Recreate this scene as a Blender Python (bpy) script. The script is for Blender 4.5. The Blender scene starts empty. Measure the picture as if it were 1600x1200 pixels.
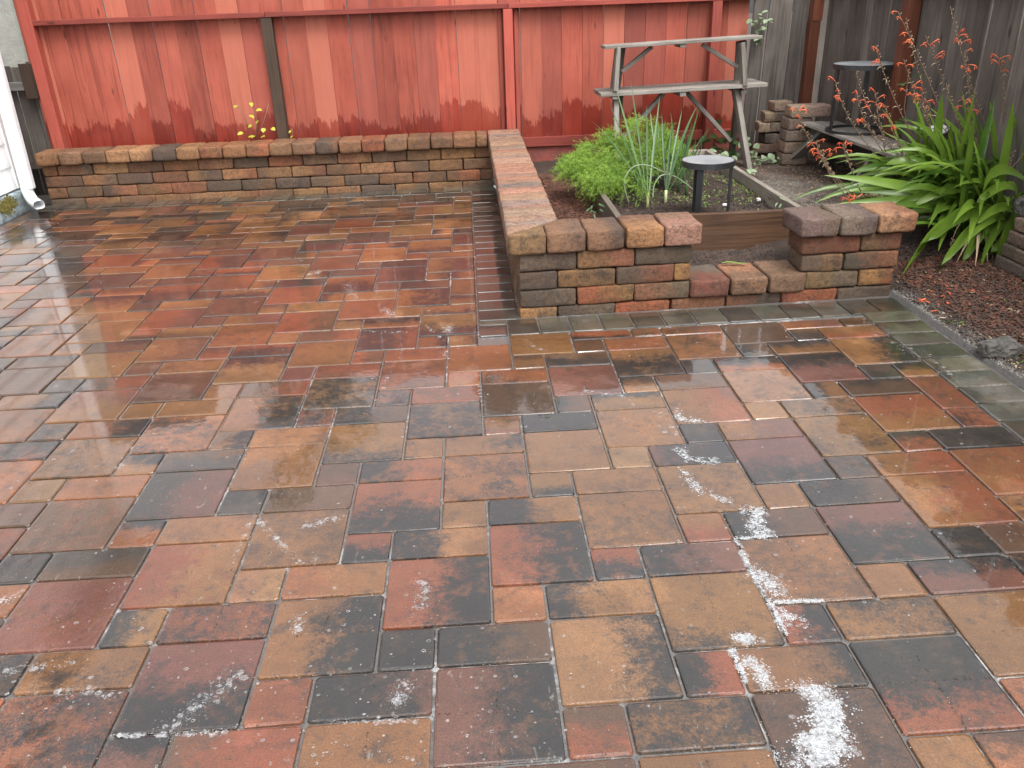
import bpy, math, random
import numpy as np
from mathutils import Vector, Matrix, noise as mnoise
rnd = random.Random(7)
PI = math.pi
sc = bpy.context.scene
C = sc.collection
# ------------------------------------------------------------------ camera
FPX, PITCH, ROLL, YAW = 1282.37, 0.4413, -0.0365, 0.0398
CAM = Vector((0.0067, -1.747, 1.5409))
fw = Vector((math.sin(YAW)*math.cos(PITCH), math.cos(YAW)*math.cos(PITCH), -math.sin(PITCH)))
r0 = Vector((math.cos(YAW), -math.sin(YAW), 0)); u0 = r0.cross(fw)
rt = r0*math.cos(ROLL) + u0*math.sin(ROLL)
up = -r0*math.sin(ROLL) + u0*math.cos(ROLL)
cd = bpy.data.cameras.new('camera'); cam = bpy.data.objects.new('camera', cd); C.objects.link(cam)
M = Matrix((rt, up, -fw)).transposed().to_4x4(); M.translation = CAM
cam.matrix_world = M
cd.sensor_width = 36; cd.lens = 36*FPX/1600; cd.clip_start = .05; cd.clip_end = 300
sc.camera = cam
# ------------------------------------------------------------------ world, sun, exposure
w = bpy.data.worlds.new('World'); sc.world = w; w.use_nodes = True
nt = w.node_tree; bg = nt.nodes['Background']
sky = nt.nodes.new('ShaderNodeTexSky'); sky.sky_type = 'NISHITA'; sky.sun_disc = False
SUN_EL, SUN_AZ = math.radians(58), math.radians(155)
sky.sun_elevation = SUN_EL; sky.sun_rotation = SUN_AZ
sky.air_density = 1.0; sky.dust_density = 4.0; sky.ozone_density = 1.0
hs = nt.nodes.new('ShaderNodeHueSaturation'); hs.inputs['Saturation'].default_value = .14
nt.links.new(sky.outputs[0], hs.inputs['Color']); nt.links.new(hs.outputs[0], bg.inputs[0])
bg.inputs[1].default_value = 0.15
sd = bpy.data.lights.new('sun', 'SUN'); sd.energy = 0.6; sd.angle = math.radians(18); sd.color = (1, .97, .93)
so = bpy.data.objects.new('sun', sd); C.objects.link(so)
sdir = Vector((math.sin(SUN_AZ)*math.cos(SUN_EL), math.cos(SUN_AZ)*math.cos(SUN_EL), math.sin(SUN_EL)))
so.rotation_euler = sdir.to_track_quat('Z', 'Y').to_euler(); so.location = (0, 0, 12)
sc.view_settings.view_transform = 'Standard'; sc.view_settings.look = 'None'
sc.view_settings.exposure = 1.55; sc.view_settings.gamma = 1; sc.view_settings.use_curve_mapping = False

def ray(px, py): return fw + rt*((px-800)/FPX) - up*((py-600)/FPX)
def onY(px, py, Y): d = ray(px, py); return CAM + d*((Y-CAM.y)/d.y)
def onX(px, py, X): d = ray(px, py); return CAM + d*((X-CAM.x)/d.x)
def onZ(px, py, Z): d = ray(px, py); return CAM + d*((Z-CAM.z)/d.z)

# ------------------------------------------------------------------ node helpers
def mat(name):
    m = bpy.data.materials.new(name); m.use_nodes = True
    t = m.node_tree; b = t.nodes['Principled BSDF']
    return m, t, b
def nd(t, typ, **k):
    n = t.nodes.new(typ)
    for a, v in k.items():
        if a.startswith('i_'):
            n.inputs[a[2:]].default_value = v
        else: setattr(n, a, v)
    return n
def lk(t, a, b): t.links.new(a, b)
def setin(t, node, idx, v):
    if v is None: return
    if hasattr(v, 'links'): t.links.new(v, node.inputs[idx])
    else: node.inputs[idx].default_value = v
def mth(t, op, a, b=None, c=None, clamp=False):
    n = t.nodes.new('ShaderNodeMath'); n.operation = op; n.use_clamp = clamp
    for i, v in enumerate((a, b, c)): setin(t, n, i, v)
    return n.outputs[0]
def mix(t, f, a, b, bt='MIX'):
    n = t.nodes.new('ShaderNodeMix'); n.data_type = 'RGBA'; n.blend_type = bt
    setin(t, n, 0, f); setin(t, n, 6, a); setin(t, n, 7, b)
    return n.outputs[2]
def rng(t, v, a, b, c=0., d=1., smooth=False):
    n = t.nodes.new('ShaderNodeMapRange'); n.interpolation_type = 'SMOOTHSTEP' if smooth else 'LINEAR'
    setin(t, n, 0, v)
    for i, x in ((1, a), (2, b), (3, c), (4, d)): setin(t, n, i, x)
    return n.outputs[0]
def noi(t, vec, scale, detail=4, rough=.55, dist=0.):
    n = t.nodes.new('ShaderNodeTexNoise'); setin(t, n, 'Scale', scale); n.inputs['Detail'].default_value = detail
    n.inputs['Roughness'].default_value = rough; n.inputs['Distortion'].default_value = dist
    if vec is not None: t.links.new(vec, n.inputs['Vector'])
    return n.outputs[0]
def vmul(t, v, s):
    n = t.nodes.new('ShaderNodeVectorMath'); n.operation = 'MULTIPLY'; t.links.new(v, n.inputs[0]); n.inputs[1].default_value = s
    return n.outputs[0]
def vadd(t, a, b):
    n = t.nodes.new('ShaderNodeVectorMath'); n.operation = 'ADD'; t.links.new(a, n.inputs[0]); setin(t, n, 1, b)
    return n.outputs[0]
def vdot(t, a, b):
    n = t.nodes.new('ShaderNodeVectorMath'); n.operation = 'DOT_PRODUCT'; t.links.new(a, n.inputs[0]); t.links.new(b, n.inputs[1])
    return n.outputs['Value']
def comb(t, x, y, z):
    n = t.nodes.new('ShaderNodeCombineXYZ')
    for i, v in enumerate((x, y, z)): setin(t, n, i, v)
    return n.outputs[0]
def sep(t, v):
    n = t.nodes.new('ShaderNodeSeparateXYZ'); t.links.new(v, n.inputs[0]); return n.outputs
def attr(t, name):
    n = t.nodes.new('ShaderNodeAttribute'); n.attribute_type = 'OBJECT'; n.attribute_name = name
    return n
def bump(t, h, dist, strength=1., nrm=None):
    n = t.nodes.new('ShaderNodeBump'); n.inputs['Distance'].default_value = dist; n.inputs['Strength'].default_value = strength
    t.links.new(h, n.inputs['Height'])
    if nrm is not None: t.links.new(nrm, n.inputs['Normal'])
    return n.outputs[0]
def objco(t, shift=37.):
    """object coordinates shifted by the object's random number"""
    tc = t.nodes.new('ShaderNodeTexCoord'); oi = t.nodes.new('ShaderNodeObjectInfo')
    s = mth(t, 'MULTIPLY', oi.outputs['Random'], shift)
    return vadd(t, tc.outputs['Object'], comb(t, s, mth(t, 'MULTIPLY', s, 1.7), mth(t, 'MULTIPLY', s, -.9))), tc, oi
def pos(t): return t.nodes.new('ShaderNodeNewGeometry').outputs['Position']

# ------------------------------------------------------------------ materials
def blended_masonry(name, wet, grain=1.0):
    """concrete unit blended of two colours held by each unit (ca, cb), direction in bl"""
    m, t, b = mat(name)
    v, tc, oi = objco(t)
    ca, cb, bl = attr(t, 'ca'), attr(t, 'cb'), attr(t, 'bl')
    s = sep(t, bl.outputs['Vector'])
    d = vdot(t, tc.outputs['Object'], comb(t, s[0], s[1], 0.))
    n1 = noi(t, v, 9, 6, .62)
    n2 = noi(t, v, 38, 5, .7)
    n3 = noi(t, v, 3.5, 3, .5)
    k = mth(t, 'ADD', mth(t, 'ADD', d, s[2]), mth(t, 'MULTIPLY', mth(t, 'SUBTRACT', n1, .5), 3.0))
    k = mth(t, 'ADD', k, mth(t, 'MULTIPLY', mth(t, 'SUBTRACT', n2, .5), 2.4))
    n6 = noi(t, vadd(t, v, (4., 4., 1.)), 130, 3, .8)
    k = mth(t, 'ADD', k, mth(t, 'MULTIPLY', mth(t, 'SUBTRACT', n6, .5), 2.2))
    f = rng(t, k, -.62, .62, 0, 1, True)
    col = mix(t, f, ca.outputs['Color'], cb.outputs['Color'])
    n4 = noi(t, vadd(t, v, (5., 9., 2.)), 15, 6, .7)
    third = mix(t, .5, ca.outputs['Color'], (.11, .062, .03, 1))
    col = mix(t, rng(t, n4, .50, .64, 0, .6, True), col, third)
    n5 = noi(t, vadd(t, v, (1., 4., 8.)), 11, 9, .8)
    col = mix(t, rng(t, n5, .52, .66, 0, .7, True), col, (.030, .026, .024, 1))
    # tonal drift and fine grain of the aggregate
    col = mix(t, 1., col, mix(t, n3, (.72, .68, .66, 1), (1.25, 1.22, 1.2, 1)), 'MULTIPLY')
    fine = noi(t, v, 260, 3, .75)
    col = mix(t, 1., col, mix(t, rng(t, fine, .3, .7), (.58*grain+.0, .56*grain, .56*grain, 1), (1.42, 1.40, 1.38, 1)), 'MULTIPLY')
    # black flecks
    fl = rng(t, noi(t, v, 95, 4, .7), .62, .70, 0, .6)
    col = mix(t, fl, col, (.03, .028, .028, 1))
    if wet:
        P = pos(t)
        # dirt that runs across the joints
        wn = noi(t, vadd(t, P, (2, 5, 0)), 3.2, 8, .72)
        col = mix(t, 1., col, mix(t, rng(t, wn, .35, .65), (.74, .72, .70, 1), (1.16, 1.15, 1.14, 1)), 'MULTIPLY')
        # zones where water stands as a film, and where it only beads
        zn = noi(t, P, 1.3, 3, .5)
        zn2 = noi(t, vadd(t, P, (7, 3, 0)), 6, 4, .6)
        film = rng(t, mth(t, 'ADD', zn, mth(t, 'MULTIPLY', zn2, .35)), .545, .60, 0, 1, True)
        # dried soap film: pale flecks and streaks
        stz = noi(t, P, .9, 2, .5)
        str_ = noi(t, vmul(t, P, (30, 14, 1)), 1., 6, .75, .6)
        gate = rng(t, stz, .45, .62, 0, 1, True)
        ff = mth(t, 'MULTIPLY', rng(t, str_, .62, .74, 0, .42), gate)
        vo = t.nodes.new('ShaderNodeTexVoronoi'); vo.inputs['Scale'].default_value = 34; t.links.new(P, vo.inputs['Vector'])
        cell = sep(t, vo.outputs['Color'])
        dots = mth(t, 'LESS_THAN', vo.outputs['Distance'], mth(t, 'MULTIPLY', rng(t, cell[0], .86, 1., 0., .17), gate))
        ff = mth(t, 'MAXIMUM', ff, mth(t, 'MULTIPLY', dots, .35))
        col = mix(t, ff, col, (.62, .62, .62, 1))
        fm = mth(t, 'SUBTRACT', 1.12, mth(t, 'MULTIPLY', film, .30))
        col = mix(t, 1., col, comb(t, fm, mth(t, 'MULTIPLY', fm, mth(t, 'SUBTRACT', 1., mth(t, 'MULTIPLY', film, .04))), mth(t, 'MULTIPLY', fm, mth(t, 'SUBTRACT', 1., mth(t, 'MULTIPLY', film, .14)))), 'MULTIPLY')
        hb = noi(t, P, 150, 3, .6)
        hb2 = noi(t, P, 34, 3, .5)
        bead = t.nodes.new('ShaderNodeTexVoronoi'); bead.inputs['Scale'].default_value = 165; t.links.new(P, bead.inputs['Vector'])
        bh = rng(t, bead.outputs['Distance'], 0, .5, 1, 0, True)
        nb = bump(t, mth(t, 'ADD', hb, mth(t, 'MULTIPLY', hb2, .9)), .0022, .85)
        nrm = nb
        ncf = bump(t, hb2, .0007, .22)                        # smooth film
        ncb = bump(t, mth(t, 'ADD', bh, hb2), .0013, .5)      # beads
        mx = t.nodes.new('ShaderNodeMix'); mx.data_type = 'VECTOR'
        t.links.new(film, mx.inputs[0]); t.links.new(ncb, mx.inputs[4]); t.links.new(ncf, mx.inputs[5])
        t.links.new(mx.outputs[1], b.inputs['Coat Normal'])
        t.links.new(nrm, b.inputs['Normal'])
        b.inputs['Coat Weight'].default_value = 1.; b.inputs['Coat IOR'].default_value = 1.56
        cr = mth(t, 'ADD', rng(t, film, 0, 1, .17, .012), mth(t, 'MULTIPLY', oi.outputs['Random'], .03))
        t.links.new(cr, b.inputs['Coat Roughness'])
        b.inputs['Roughness'].default_value = .38
        b.inputs['Specular IOR Level'].default_value = .5
    else:
        hb = noi(t, v, 150, 5, .8); hb2 = noi(t, v, 26, 5, .7)
        nrm = bump(t, mth(t, 'ADD', hb, mth(t, 'MULTIPLY', hb2, 1.6)), .007, 1.)
        col = mix(t, rng(t, noi(t, vadd(t, v, (3, 1, 4)), 60, 5, .75), .46, .62, .0, .6), col, (.035, .028, .022, 1))
        t.links.new(nrm, b.inputs['Normal'])
        r = rng(t, noi(t, v, 14, 3, .5), .3, .7, .5, .8); t.links.new(r, b.inputs['Roughness'])
        b.inputs['Specular IOR Level'].default_value = .32
    t.links.new(col, b.inputs['Base Color'])
    return m
M_PAVER = blended_masonry('wet_paver_concrete', True)
M_BLOCK = blended_masonry('tumbled_block_concrete', False)

def wood(name, c1, c2, c3, axis=2, rough=.75, stain=0, sc_=1., bmp=.004):
    """c1 main, c2 second tone, c3 dark grain; axis = grain direction of the object"""
    m, t, b = mat(name)
    v, tc, oi = objco(t)
    s = [24*sc_]*3; s[axis] = 1.3*sc_
    vv = vmul(t, v, tuple(s))
    n1 = noi(t, vv, 1., 6, .6, .8)
    s2 = [110*sc_]*3; s2[axis] = 3.5*sc_
    n2 = noi(t, vmul(t, v, tuple(s2)), 1., 4, .65)
    n3 = noi(t, v, 3., 3, .5)
    col = mix(t, rng(t, n3, .3, .7), c1, c2)
    col = mix(t, rng(t, n1, .52, .74, 0, .85), col, c3)
    col = mix(t, rng(t, n2, .5, .72, 0, .55), col, c3)
    # knots
    kv = [9., 9., 9.]; kv[axis] = 2.6
    vo = t.nodes.new('ShaderNodeTexVoronoi'); vo.inputs['Scale'].default_value = 1.; vo.distance = 'EUCLIDEAN'
    t.links.new(vmul(t, v, tuple(kv)), vo.inputs['Vector'])
    kn = rng(t, vo.outputs['Distance'], .04, .14, .75, 0, True)
    col = mix(t, kn, col, tuple(x*.5 for x in c3[:3])+(1,))
    br = rng(t, oi.outputs['Random'], 0, 1, .72, 1.28)
    col = mix(t, 1., col, comb(t, br, br, br), 'MULTIPLY')
    if stain:
        P = pos(t); q = sep(t, P)
        rr2 = mth(t, 'FRACT', mth(t, 'MULTIPLY', oi.outputs['Random'], 7.13))
        col = mix(t, rng(t, rr2, .70, .86, 0, .62), col, mix(t, n1, (.45, .155, .10, 1), (.38, .115, .072, 1)))
        col = mix(t, rng(t, rr2, .22, .08, 0, .5), col, (.22, .06, .045, 1))
        xz = comb(t, mth(t, 'MULTIPLY', q[0], 1.), 0., 0.)
        low = noi(t, xz, .9, 1, .4)
        jag = noi(t, vmul(t, P, (70, 70, 7)), 1., 4, .7)
        jag2 = noi(t, vmul(t, P, (9, 9, 4)), 1., 3, .6)
        th = mth(t, 'ADD', .29, mth(t, 'MULTIPLY', low, .62))
        th = mth(t, 'ADD', th, mth(t, 'MULTIPLY', mth(t, 'SUBTRACT', oi.outputs['Random'], .5), .24))
        th = mth(t, 'ADD', th, mth(t, 'MULTIPLY', mth(t, 'SUBTRACT', jag, .5), .26))
        th = mth(t, 'ADD', th, mth(t, 'MULTIPLY', mth(t, 'SUBTRACT', jag2, .5), .30))
        wet = rng(t, mth(t, 'SUBTRACT', th, q[2]), -.004, .02, 0, 1, True)
        col = mix(t, wet, col, mix(t, 1., col, (.62, .36, .33, 1), 'MULTIPLY'))
        # dull and pale faded patches
        fade = rng(t, noi(t, vmul(t, P, (5, 5, 1.5)), 1., 4, .6), .5, .75, 0, .3)
        col = mix(t, fade, col, (.38, .115, .078, 1))
        t.links.new(rng(t, wet, 0, 1, rough, .35), b.inputs['Roughness'])
    else: b.inputs['Roughness'].default_value = rough
    t.links.new(col, b.inputs['Base Color'])
    h = mth(t, 'ADD', mth(t, 'MULTIPLY', n1, .6), n2)
    t.links.new(bump(t, h, bmp, .6), b.inputs['Normal'])
    b.inputs['Specular IOR Level'].default_value = .3
    return m
M_RED = wood('red_stained_board', (.335, .080, .051, 1), (.245, .052, .033, 1), (.12, .027, .018, 1), 2, .7, 1, bmp=.002)
M_REDH = wood('red_stained_rail', (.25, .052, .036, 1), (.20, .038, .028, 1), (.11, .024, .017, 1), 0, .65)
M_REDP = wood('red_stained_post', (.36, .08, .055, 1), (.30, .06, .042, 1), (.18, .04, .03, 1), 2, .65)
M_GREYV = wood('weathered_board', (.155, .132, .114, 1), (.088, .074, .064, 1), (.026, .022, .019, 1), 2, .85, sc_=.8)
M_GREYH = wood('weathered_plank', (.20, .19, .175, 1), (.14, .13, .12, 1), (.06, .055, .05, 1), 0, .8)
M_GREYL = wood('weathered_leg', (.24, .22, .192, 1), (.145, .128, .11, 1), (.045, .038, .032, 1), 2, .8)
M_PALEW = wood('pale_weathered_board', (.24, .21, .17, 1), (.16, .14, .115, 1), (.08, .065, .05, 1), 1, .8)
M_BRPOST = wood('old_brown_post', (.070, .042, .026, 1), (.042, .028, .02, 1), (.015, .011, .008, 1), 2, .7)
M_RUST = wood('rust_brown_post', (.20, .062, .03, 1), (.14, .045, .025, 1), (.07, .025, .015, 1), 2, .6)
M_WETW = wood('wet_brown_board', (.13, .068, .036, 1), (.085, .046, .028, 1), (.028, .016, .011, 1), 0, .45, sc_=.75)
M_GREYB = wood('bed_side_board', (.15, .125, .095, 1), (.10, .082, .064, 1), (.05, .04, .03, 1), 1, .7)

def simple(name, c, rough=.6, c2=None, sc_=20, bmp=0., bs=60, metal=0., spec=.5):
    m, t, b = mat(name)
    b.inputs['Roughness'].default_value = rough; b.inputs['Metallic'].default_value = metal
    b.inputs['Specular IOR Level'].default_value = spec
    v, tc, oi = objco(t)
    c2 = c2 or tuple(x*.8 for x in c)
    n = noi(t, v, sc_, 5, .6)
    col = mix(t, rng(t, n, .35, .65), tuple(c)+(1,), tuple(c2)+(1,))
    t.links.new(col, b.inputs['Base Color'])
    if bmp: t.links.new(bump(t, noi(t, v, bs, 5, .65), bmp, .8), b.inputs['Normal'])
    return m
M_WHITE = simple('white_painted_siding', (.82, .83, .84), .45, (.76, .77, .77), 4, .0015, 20)
M_SPOUT = simple('white_painted_metal', (.78, .8, .82), .35, (.68, .69, .7), 6)
M_STUCCO = simple('stucco', (.34, .34, .30), .9, (.27, .27, .24), 9, .01, 45)
M_FOUND = simple('wet_foundation_concrete', (.30, .36, .38), .6, (.14, .17, .18), 18, .006, 50)
M_MOSS = simple('moss', (.19, .16, .02), .9, (.07, .06, .015), 40, .01, 90)
M_KICK = simple('red_kickboard', (.24, .06, .045), .8, (.15, .045, .035), 12, .003, 80)
M_BLACK = simple('black_metal', (.016, .017, .019), .38, (.025, .026, .028), 30, 0, 60)
M_TOP = simple('grey_metal_top', (.25, .265, .27), .42, (.17, .18, .185), 8, .0006, 160)
M_ROOF = simple('dark_roof', (.05, .045, .042), .85, (.035, .03, .03), 8)
M_EAVE = simple('soffit_wood', (.16, .09, .06), .8)
M_GUTTER = simple('gutter_metal', (.6, .6, .58), .5)
M_FOAM = simple('soap_foam', (.56, .57, .58), .5, (.42, .44, .46), 120, .002, 300)
M_SCUM = simple('drying_soap', (.50, .50, .50), .4, (.33, .33, .33), 120)
M_ROCK = simple('rough_stone', (.12, .112, .10), .9, (.035, .032, .028), 24, .012, 60)
M_POT = simple('black_plastic_pot', (.015, .017, .022), .35)
M_DISH = simple('white_ceramic', (.75, .75, .73), .3)
M_SHARD = simple('white_shard', (.7, .68, .64), .5)
M_MULCHR = simple('red_wood_mulch', (.15, .056, .030), .75, (.065, .028, .018), 9)
M_MULCHD = simple('dark_wood_mulch', (.075, .045, .032), .7, (.022, .015, .012), 9)
M_STRAW = simple('dry_straw', (.36, .27, .17), .8, (.24, .17, .10), 9)

def filmy(m, lo, hi, sc_=90):
    t = m.node_tree; b = t.nodes['Principled BSDF']; out = t.nodes['Material Output']
    tr = t.nodes.new('ShaderNodeBsdfTransparent'); ms = t.nodes.new('ShaderNodeMixShader')
    f = rng(t, noi(t, pos(t), sc_, 4, .7), .35, .65, lo, hi)
    t.links.new(f, ms.inputs[0]); t.links.new(tr.outputs[0], ms.inputs[1]); t.links.new(b.outputs[0], ms.inputs[2]); t.links.new(ms.outputs[0], out.inputs[0])
M_FILM = simple('thin_soap_film', (.62, .63, .64), .4, (.5, .5, .51), 120)
filmy(M_FOAM, .15, .85); filmy(M_FILM, .02, .34); filmy(M_SCUM, .05, .5, 40)
def soil_mat():
    m, t, b = mat('wet_soil')
    P = pos(t); q = sep(t, P)
    n1 = noi(t, P, 30, 6, .75); n2 = noi(t, P, 4, 4, .6); n3 = noi(t, P, 140, 4, .7)
    dark = mix(t, n1, (.012, .007, .005, 1), (.065, .040, .026, 1))
    red = mix(t, n1, (.022, .010, .008, 1), (.11, .045, .028, 1))
    grav = mix(t, n3, (.06, .05, .04, 1), (.26, .235, .20, 1))
    # red mulch left of the timber bed and on the right hand bed
    mk = mth(t, 'MULTIPLY', rng(t, q[0], .80, .86, 1, 0), rng(t, q[1], 5.2, 4.7, 0, 1))
    mk2 = mth(t, 'MULTIPLY', rng(t, q[0], 2.3, 2.42, 0, 1), rng(t, mth(t, 'ADD', q[1], n2), 3.6, 3.3, 0, 1))
    col = mix(t, mth(t, 'MULTIPLY', mk, rng(t, n2, .3, .55, .3, 1)), dark, red)
    col = mix(t, mth(t, 'MULTIPLY', mk2, rng(t, n2, .42, .58, .1, .9)), col, red)
    # pale gravelly path right of the timber bed
    px = mth(t, 'MULTIPLY', rng(t, q[0], 1.95, 2.02, 0, 1), rng(t, q[0], 2.45, 2.95, 1, 0))
    py = mth(t, 'MULTIPLY', rng(t, q[1], 3.0, 3.2, 0, 1), rng(t, q[1], 4.2, 5.2, 1, .35))
    pm = mth(t, 'MULTIPLY', mth(t, 'MULTIPLY', px, py), rng(t, n2, .38, .58, .05, .95))
    col = mix(t, pm, col, grav)
    # grey sand spilled along the edge of the paving
    ed = rng(t, mth(t, 'ADD', q[0], mth(t, 'MULTIPLY', n2, .1)), 2.36, 2.44, .75, 0)
    ed = mth(t, 'MULTIPLY', ed, rng(t, q[1], 2.42, 2.5, 1, 0))
    col = mix(t, ed, col, mix(t, n3, (.035, .033, .032, 1), (.16, .155, .15, 1)))
    t.links.new(col, b.inputs['Base Color'])
    b.inputs['Roughness'].default_value = .8
    t.links.new(bump(t, mth(t, 'ADD', n1, mth(t, 'MULTIPLY', n3, .4)), .02, .9), b.inputs['Normal'])
    return m
M_SOIL = soil_mat()
def sand_mat():
    m, t, b = mat('wet_joint_sand')
    P = pos(t)
    n = noi(t, P, 300, 3, .7); n2 = noi(t, P, 2.2, 3, .5)
    col = mix(t, n, (.03, .028, .026, 1), (.17, .16, .15, 1))
    soap = rng(t, mth(t, 'ADD', mth(t, 'MULTIPLY', noi(t, P, 18, 4, .7), .6), mth(t, 'MULTIPLY', n2, .6)), .64, .76, 0, .5)
    col = mix(t, soap, col, (.6, .6, .6, 1))
    t.links.new(col, b.inputs['Base Color']); b.inputs['Roughness'].default_value = .35
    b.inputs['Coat Weight'].default_value = .8; b.inputs['Coat Roughness'].default_value = .12
    t.links.new(bump(t, n, .002, .6), b.inputs['Normal'])
    return m
M_SAND = sand_mat()
def leaf_mat(name, c1, c2, rough=.4, tr=.25, streak=True):
    m, t, b = mat(name)
    v, tc, oi = objco(t)
    n = noi(t, vmul(t, pos(t), (9, 9, 9)), 1., 3, .5)
    at = t.nodes.new('ShaderNodeAttribute'); at.attribute_name = 'shade'
    f = mth(t, 'ADD', mth(t, 'MULTIPLY', n, .5), mth(t, 'MULTIPLY', at.outputs['Fac'], .6))
    f = mth(t, 'ADD', f, mth(t, 'MULTIPLY', oi.outputs['Random'], .3))
    col = mix(t, rng(t, f, .3, 1.), tuple(c1)+(1,), tuple(c2)+(1,))
    t.links.new(col, b.inputs['Base Color']); b.inputs['Roughness'].default_value = rough
    out = t.nodes['Material Output']
    ts = t.nodes.new('ShaderNodeBsdfTranslucent'); t.links.new(col, ts.inputs[0])
    ms = t.nodes.new('ShaderNodeMixShader'); ms.inputs[0].default_value = tr
    t.links.new(b.outputs[0], ms.inputs[1]); t.links.new(ts.outputs[0], ms.inputs[2]); t.links.new(ms.outputs[0], out.inputs[0])
    return m
M_STRAP = leaf_mat('strap_leaf', (.035, .088, .010), (.17, .28, .034), .33, .3)
M_FENNEL = leaf_mat('fennel_frond', (.09, .19, .018), (.34, .50, .075), .6, .35)
M_LEEK = leaf_mat('leek_leaf', (.025, .070, .022), (.09, .17, .055), .4, .2)
M_WEED = leaf_mat('weed_leaf', (.08, .15, .02), (.22, .32, .06), .5, .3)
M_IVY = leaf_mat('dark_round_leaf', (.025, .065, .015), (.08, .15, .04), .45, .15)
M_VAR = leaf_mat('pale_green_leaf', (.12, .19, .09), (.33, .40, .25), .5, .25)
M_YEL = leaf_mat('yellow_green_leaf', (.30, .34, .03), (.50, .48, .06), .5, .35)
M_STEM = leaf_mat('brown_stem', (.13, .08, .05), (.22, .15, .09), .7, 0)
M_GSTEM = leaf_mat('green_stem', (.06, .08, .03), (.14, .15, .06), .6, 0)
M_FLOWER = leaf_mat('orange_flower', (.62, .085, .03), (.78, .19, .07), .5, .2)
M_WITHER = leaf_mat('withered_flower', (.34, .25, .15), (.5, .38, .25), .7, .1)
M_TREEL = leaf_mat('tree_leaf', (.03, .06, .012), (.08, .13, .03), .5, .2)
M_PALEST = leaf_mat('pale_shoot', (.45, .48, .2), (.6, .62, .35), .5, .2)

# ------------------------------------------------------------------ mesh helpers
class MB:
    def __init__(s): s.v = []; s.f = []; s.sh = []
    def add(s, vs, fs, shade=0.):
        o = len(s.v); s.v += [tuple(x) for x in vs]; s.f += [tuple(o+i for i in f) for f in fs]; s.sh += [shade]*len(vs)
    def box(s, a, b, ch=0.0):
        x0, y0, z0 = a; x1, y1, z1 = b
        if ch <= 0:
            vs = [(x, y, z) for z in (z0, z1) for y in (y0, y1) for x in (x0, x1)]
            s.add(vs, [(0, 2, 3, 1), (4, 5, 7, 6), (0, 1, 5, 4), (2, 6, 7, 3), (0, 4, 6, 2), (1, 3, 7, 5)]); return
        vs, fs = round_box((x1-x0)/2, (y1-y0)/2, (z1-z0)/2, ch, 1)
        c = ((x0+x1)/2, (y0+y1)/2, (z0+z1)/2)
        s.add([(v[0]+c[0], v[1]+c[1], v[2]+c[2]) for v in vs], fs)
    def obox(s, p, q, w_, d_, ch=0.0, side=None):
        """box beam from p to q, width w_ along side axis, depth d_"""
        p, q = Vector(p), Vector(q); ax = (q-p); L = ax.length; ax.normalize()
        sd_ = Vector(side) if side else Vector((0, 1, 0))
        sx = (sd_ - ax*sd_.dot(ax)).normalized(); sy = ax.cross(sx)
        m = MB(); m.box((-w_/2, -d_/2, 0), (w_/2, d_/2, L), ch)
        s.add([p + sx*v[0] + sy*v[1] + ax*v[2] for v in m.v], m.f)
    def tube(s, pts, rad, n=6, shade=0., cap=True):
        pts = [Vector(p) for p in pts]
        if not hasattr(rad, '__len__'): rad = [rad]*len(pts)
        vs = []; prev = None
        for i, p in enumerate(pts):
            d = (pts[min(i+1, len(pts)-1)] - pts[max(i-1, 0)]).normalized()
            a = prev if prev is not None else (Vector((0, 0, 1)) if abs(d.z) < .9 else Vector((1, 0, 0)))
            x = (a - d*a.dot(d)).normalized(); prev = x; y = d.cross(x)
            for k in range(n):
                an = 2*PI*k/n; vs.append(p + (x*math.cos(an)+y*math.sin(an))*rad[i])
        fs = []
        for i in range(len(pts)-1):
            for k in range(n):
                a = i*n+k; b_ = i*n+(k+1) % n; fs.append((a, b_, b_+n, a+n))
        if cap: fs += [tuple(range(n))[::-1], tuple(range((len(pts)-1)*n, len(pts)*n))]
        s.add(vs, fs, shade)
    def strap(s, pts, wid, shade=0., fold=.25, side=None, twist=0.):
        """a strap leaf: two quads across with a folded midrib"""
        pts = [Vector(p) for p in pts]; n = len(pts); vs = []
        for i, p in enumerate(pts):
            d = (pts[min(i+1, n-1)] - pts[max(i-1, 0)]).normalized()
            r_ = Vector(side) if side else Vector((0, 0, 1)).cross(d)
            if r_.length < .05: r_ = Vector((1, 0, 0))
            r_ = (r_ - d*r_.dot(d)).normalized()
            if twist:
                t2 = Vector((.45, -.85, .3)).cross(d); t2 = (t2 - d*t2.dot(d)).normalized()
                if t2.dot(r_) < 0: t2 = -t2
                r_ = (r_*(1-twist) + t2*twist).normalized()
            nn = d.cross(r_)
            h = wid[i]/2
            vs += [p - r_*h + nn*h*fold, p, p + r_*h + nn*h*fold]
        fs = []
        for i in range(n-1):
            a = 3*i; fs += [(a, a+1, a+4, a+3), (a+1, a+2, a+5, a+4)]
        s.add(vs, fs, shade)
    def build(s, name, m, parent=None, smooth=False, loc=None):
        me = mesh_of(name, s.v, s.f, smooth)
        if any(s.sh):
            a = me.attributes.new('shade', 'FLOAT', 'POINT'); a.data.foreach_set('value', s.sh)
        return link(name, me, m, parent, loc)
def mesh_of(name, vs, fs, smooth=False):
    me = bpy.data.meshes.new(name); me.from_pydata([tuple(v) for v in vs], [], fs)
    if smooth: me.polygons.foreach_set('use_smooth', [True]*len(fs))
    me.update(); return me
def link(name, me, m=None, parent=None, loc=None):
    if m and not me.materials: me.materials.append(m)
    o = bpy.data.objects.new(name, me); C.objects.link(o)
    if loc is not None: o.location = loc
    if parent: o.parent = parent
    return o
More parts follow.
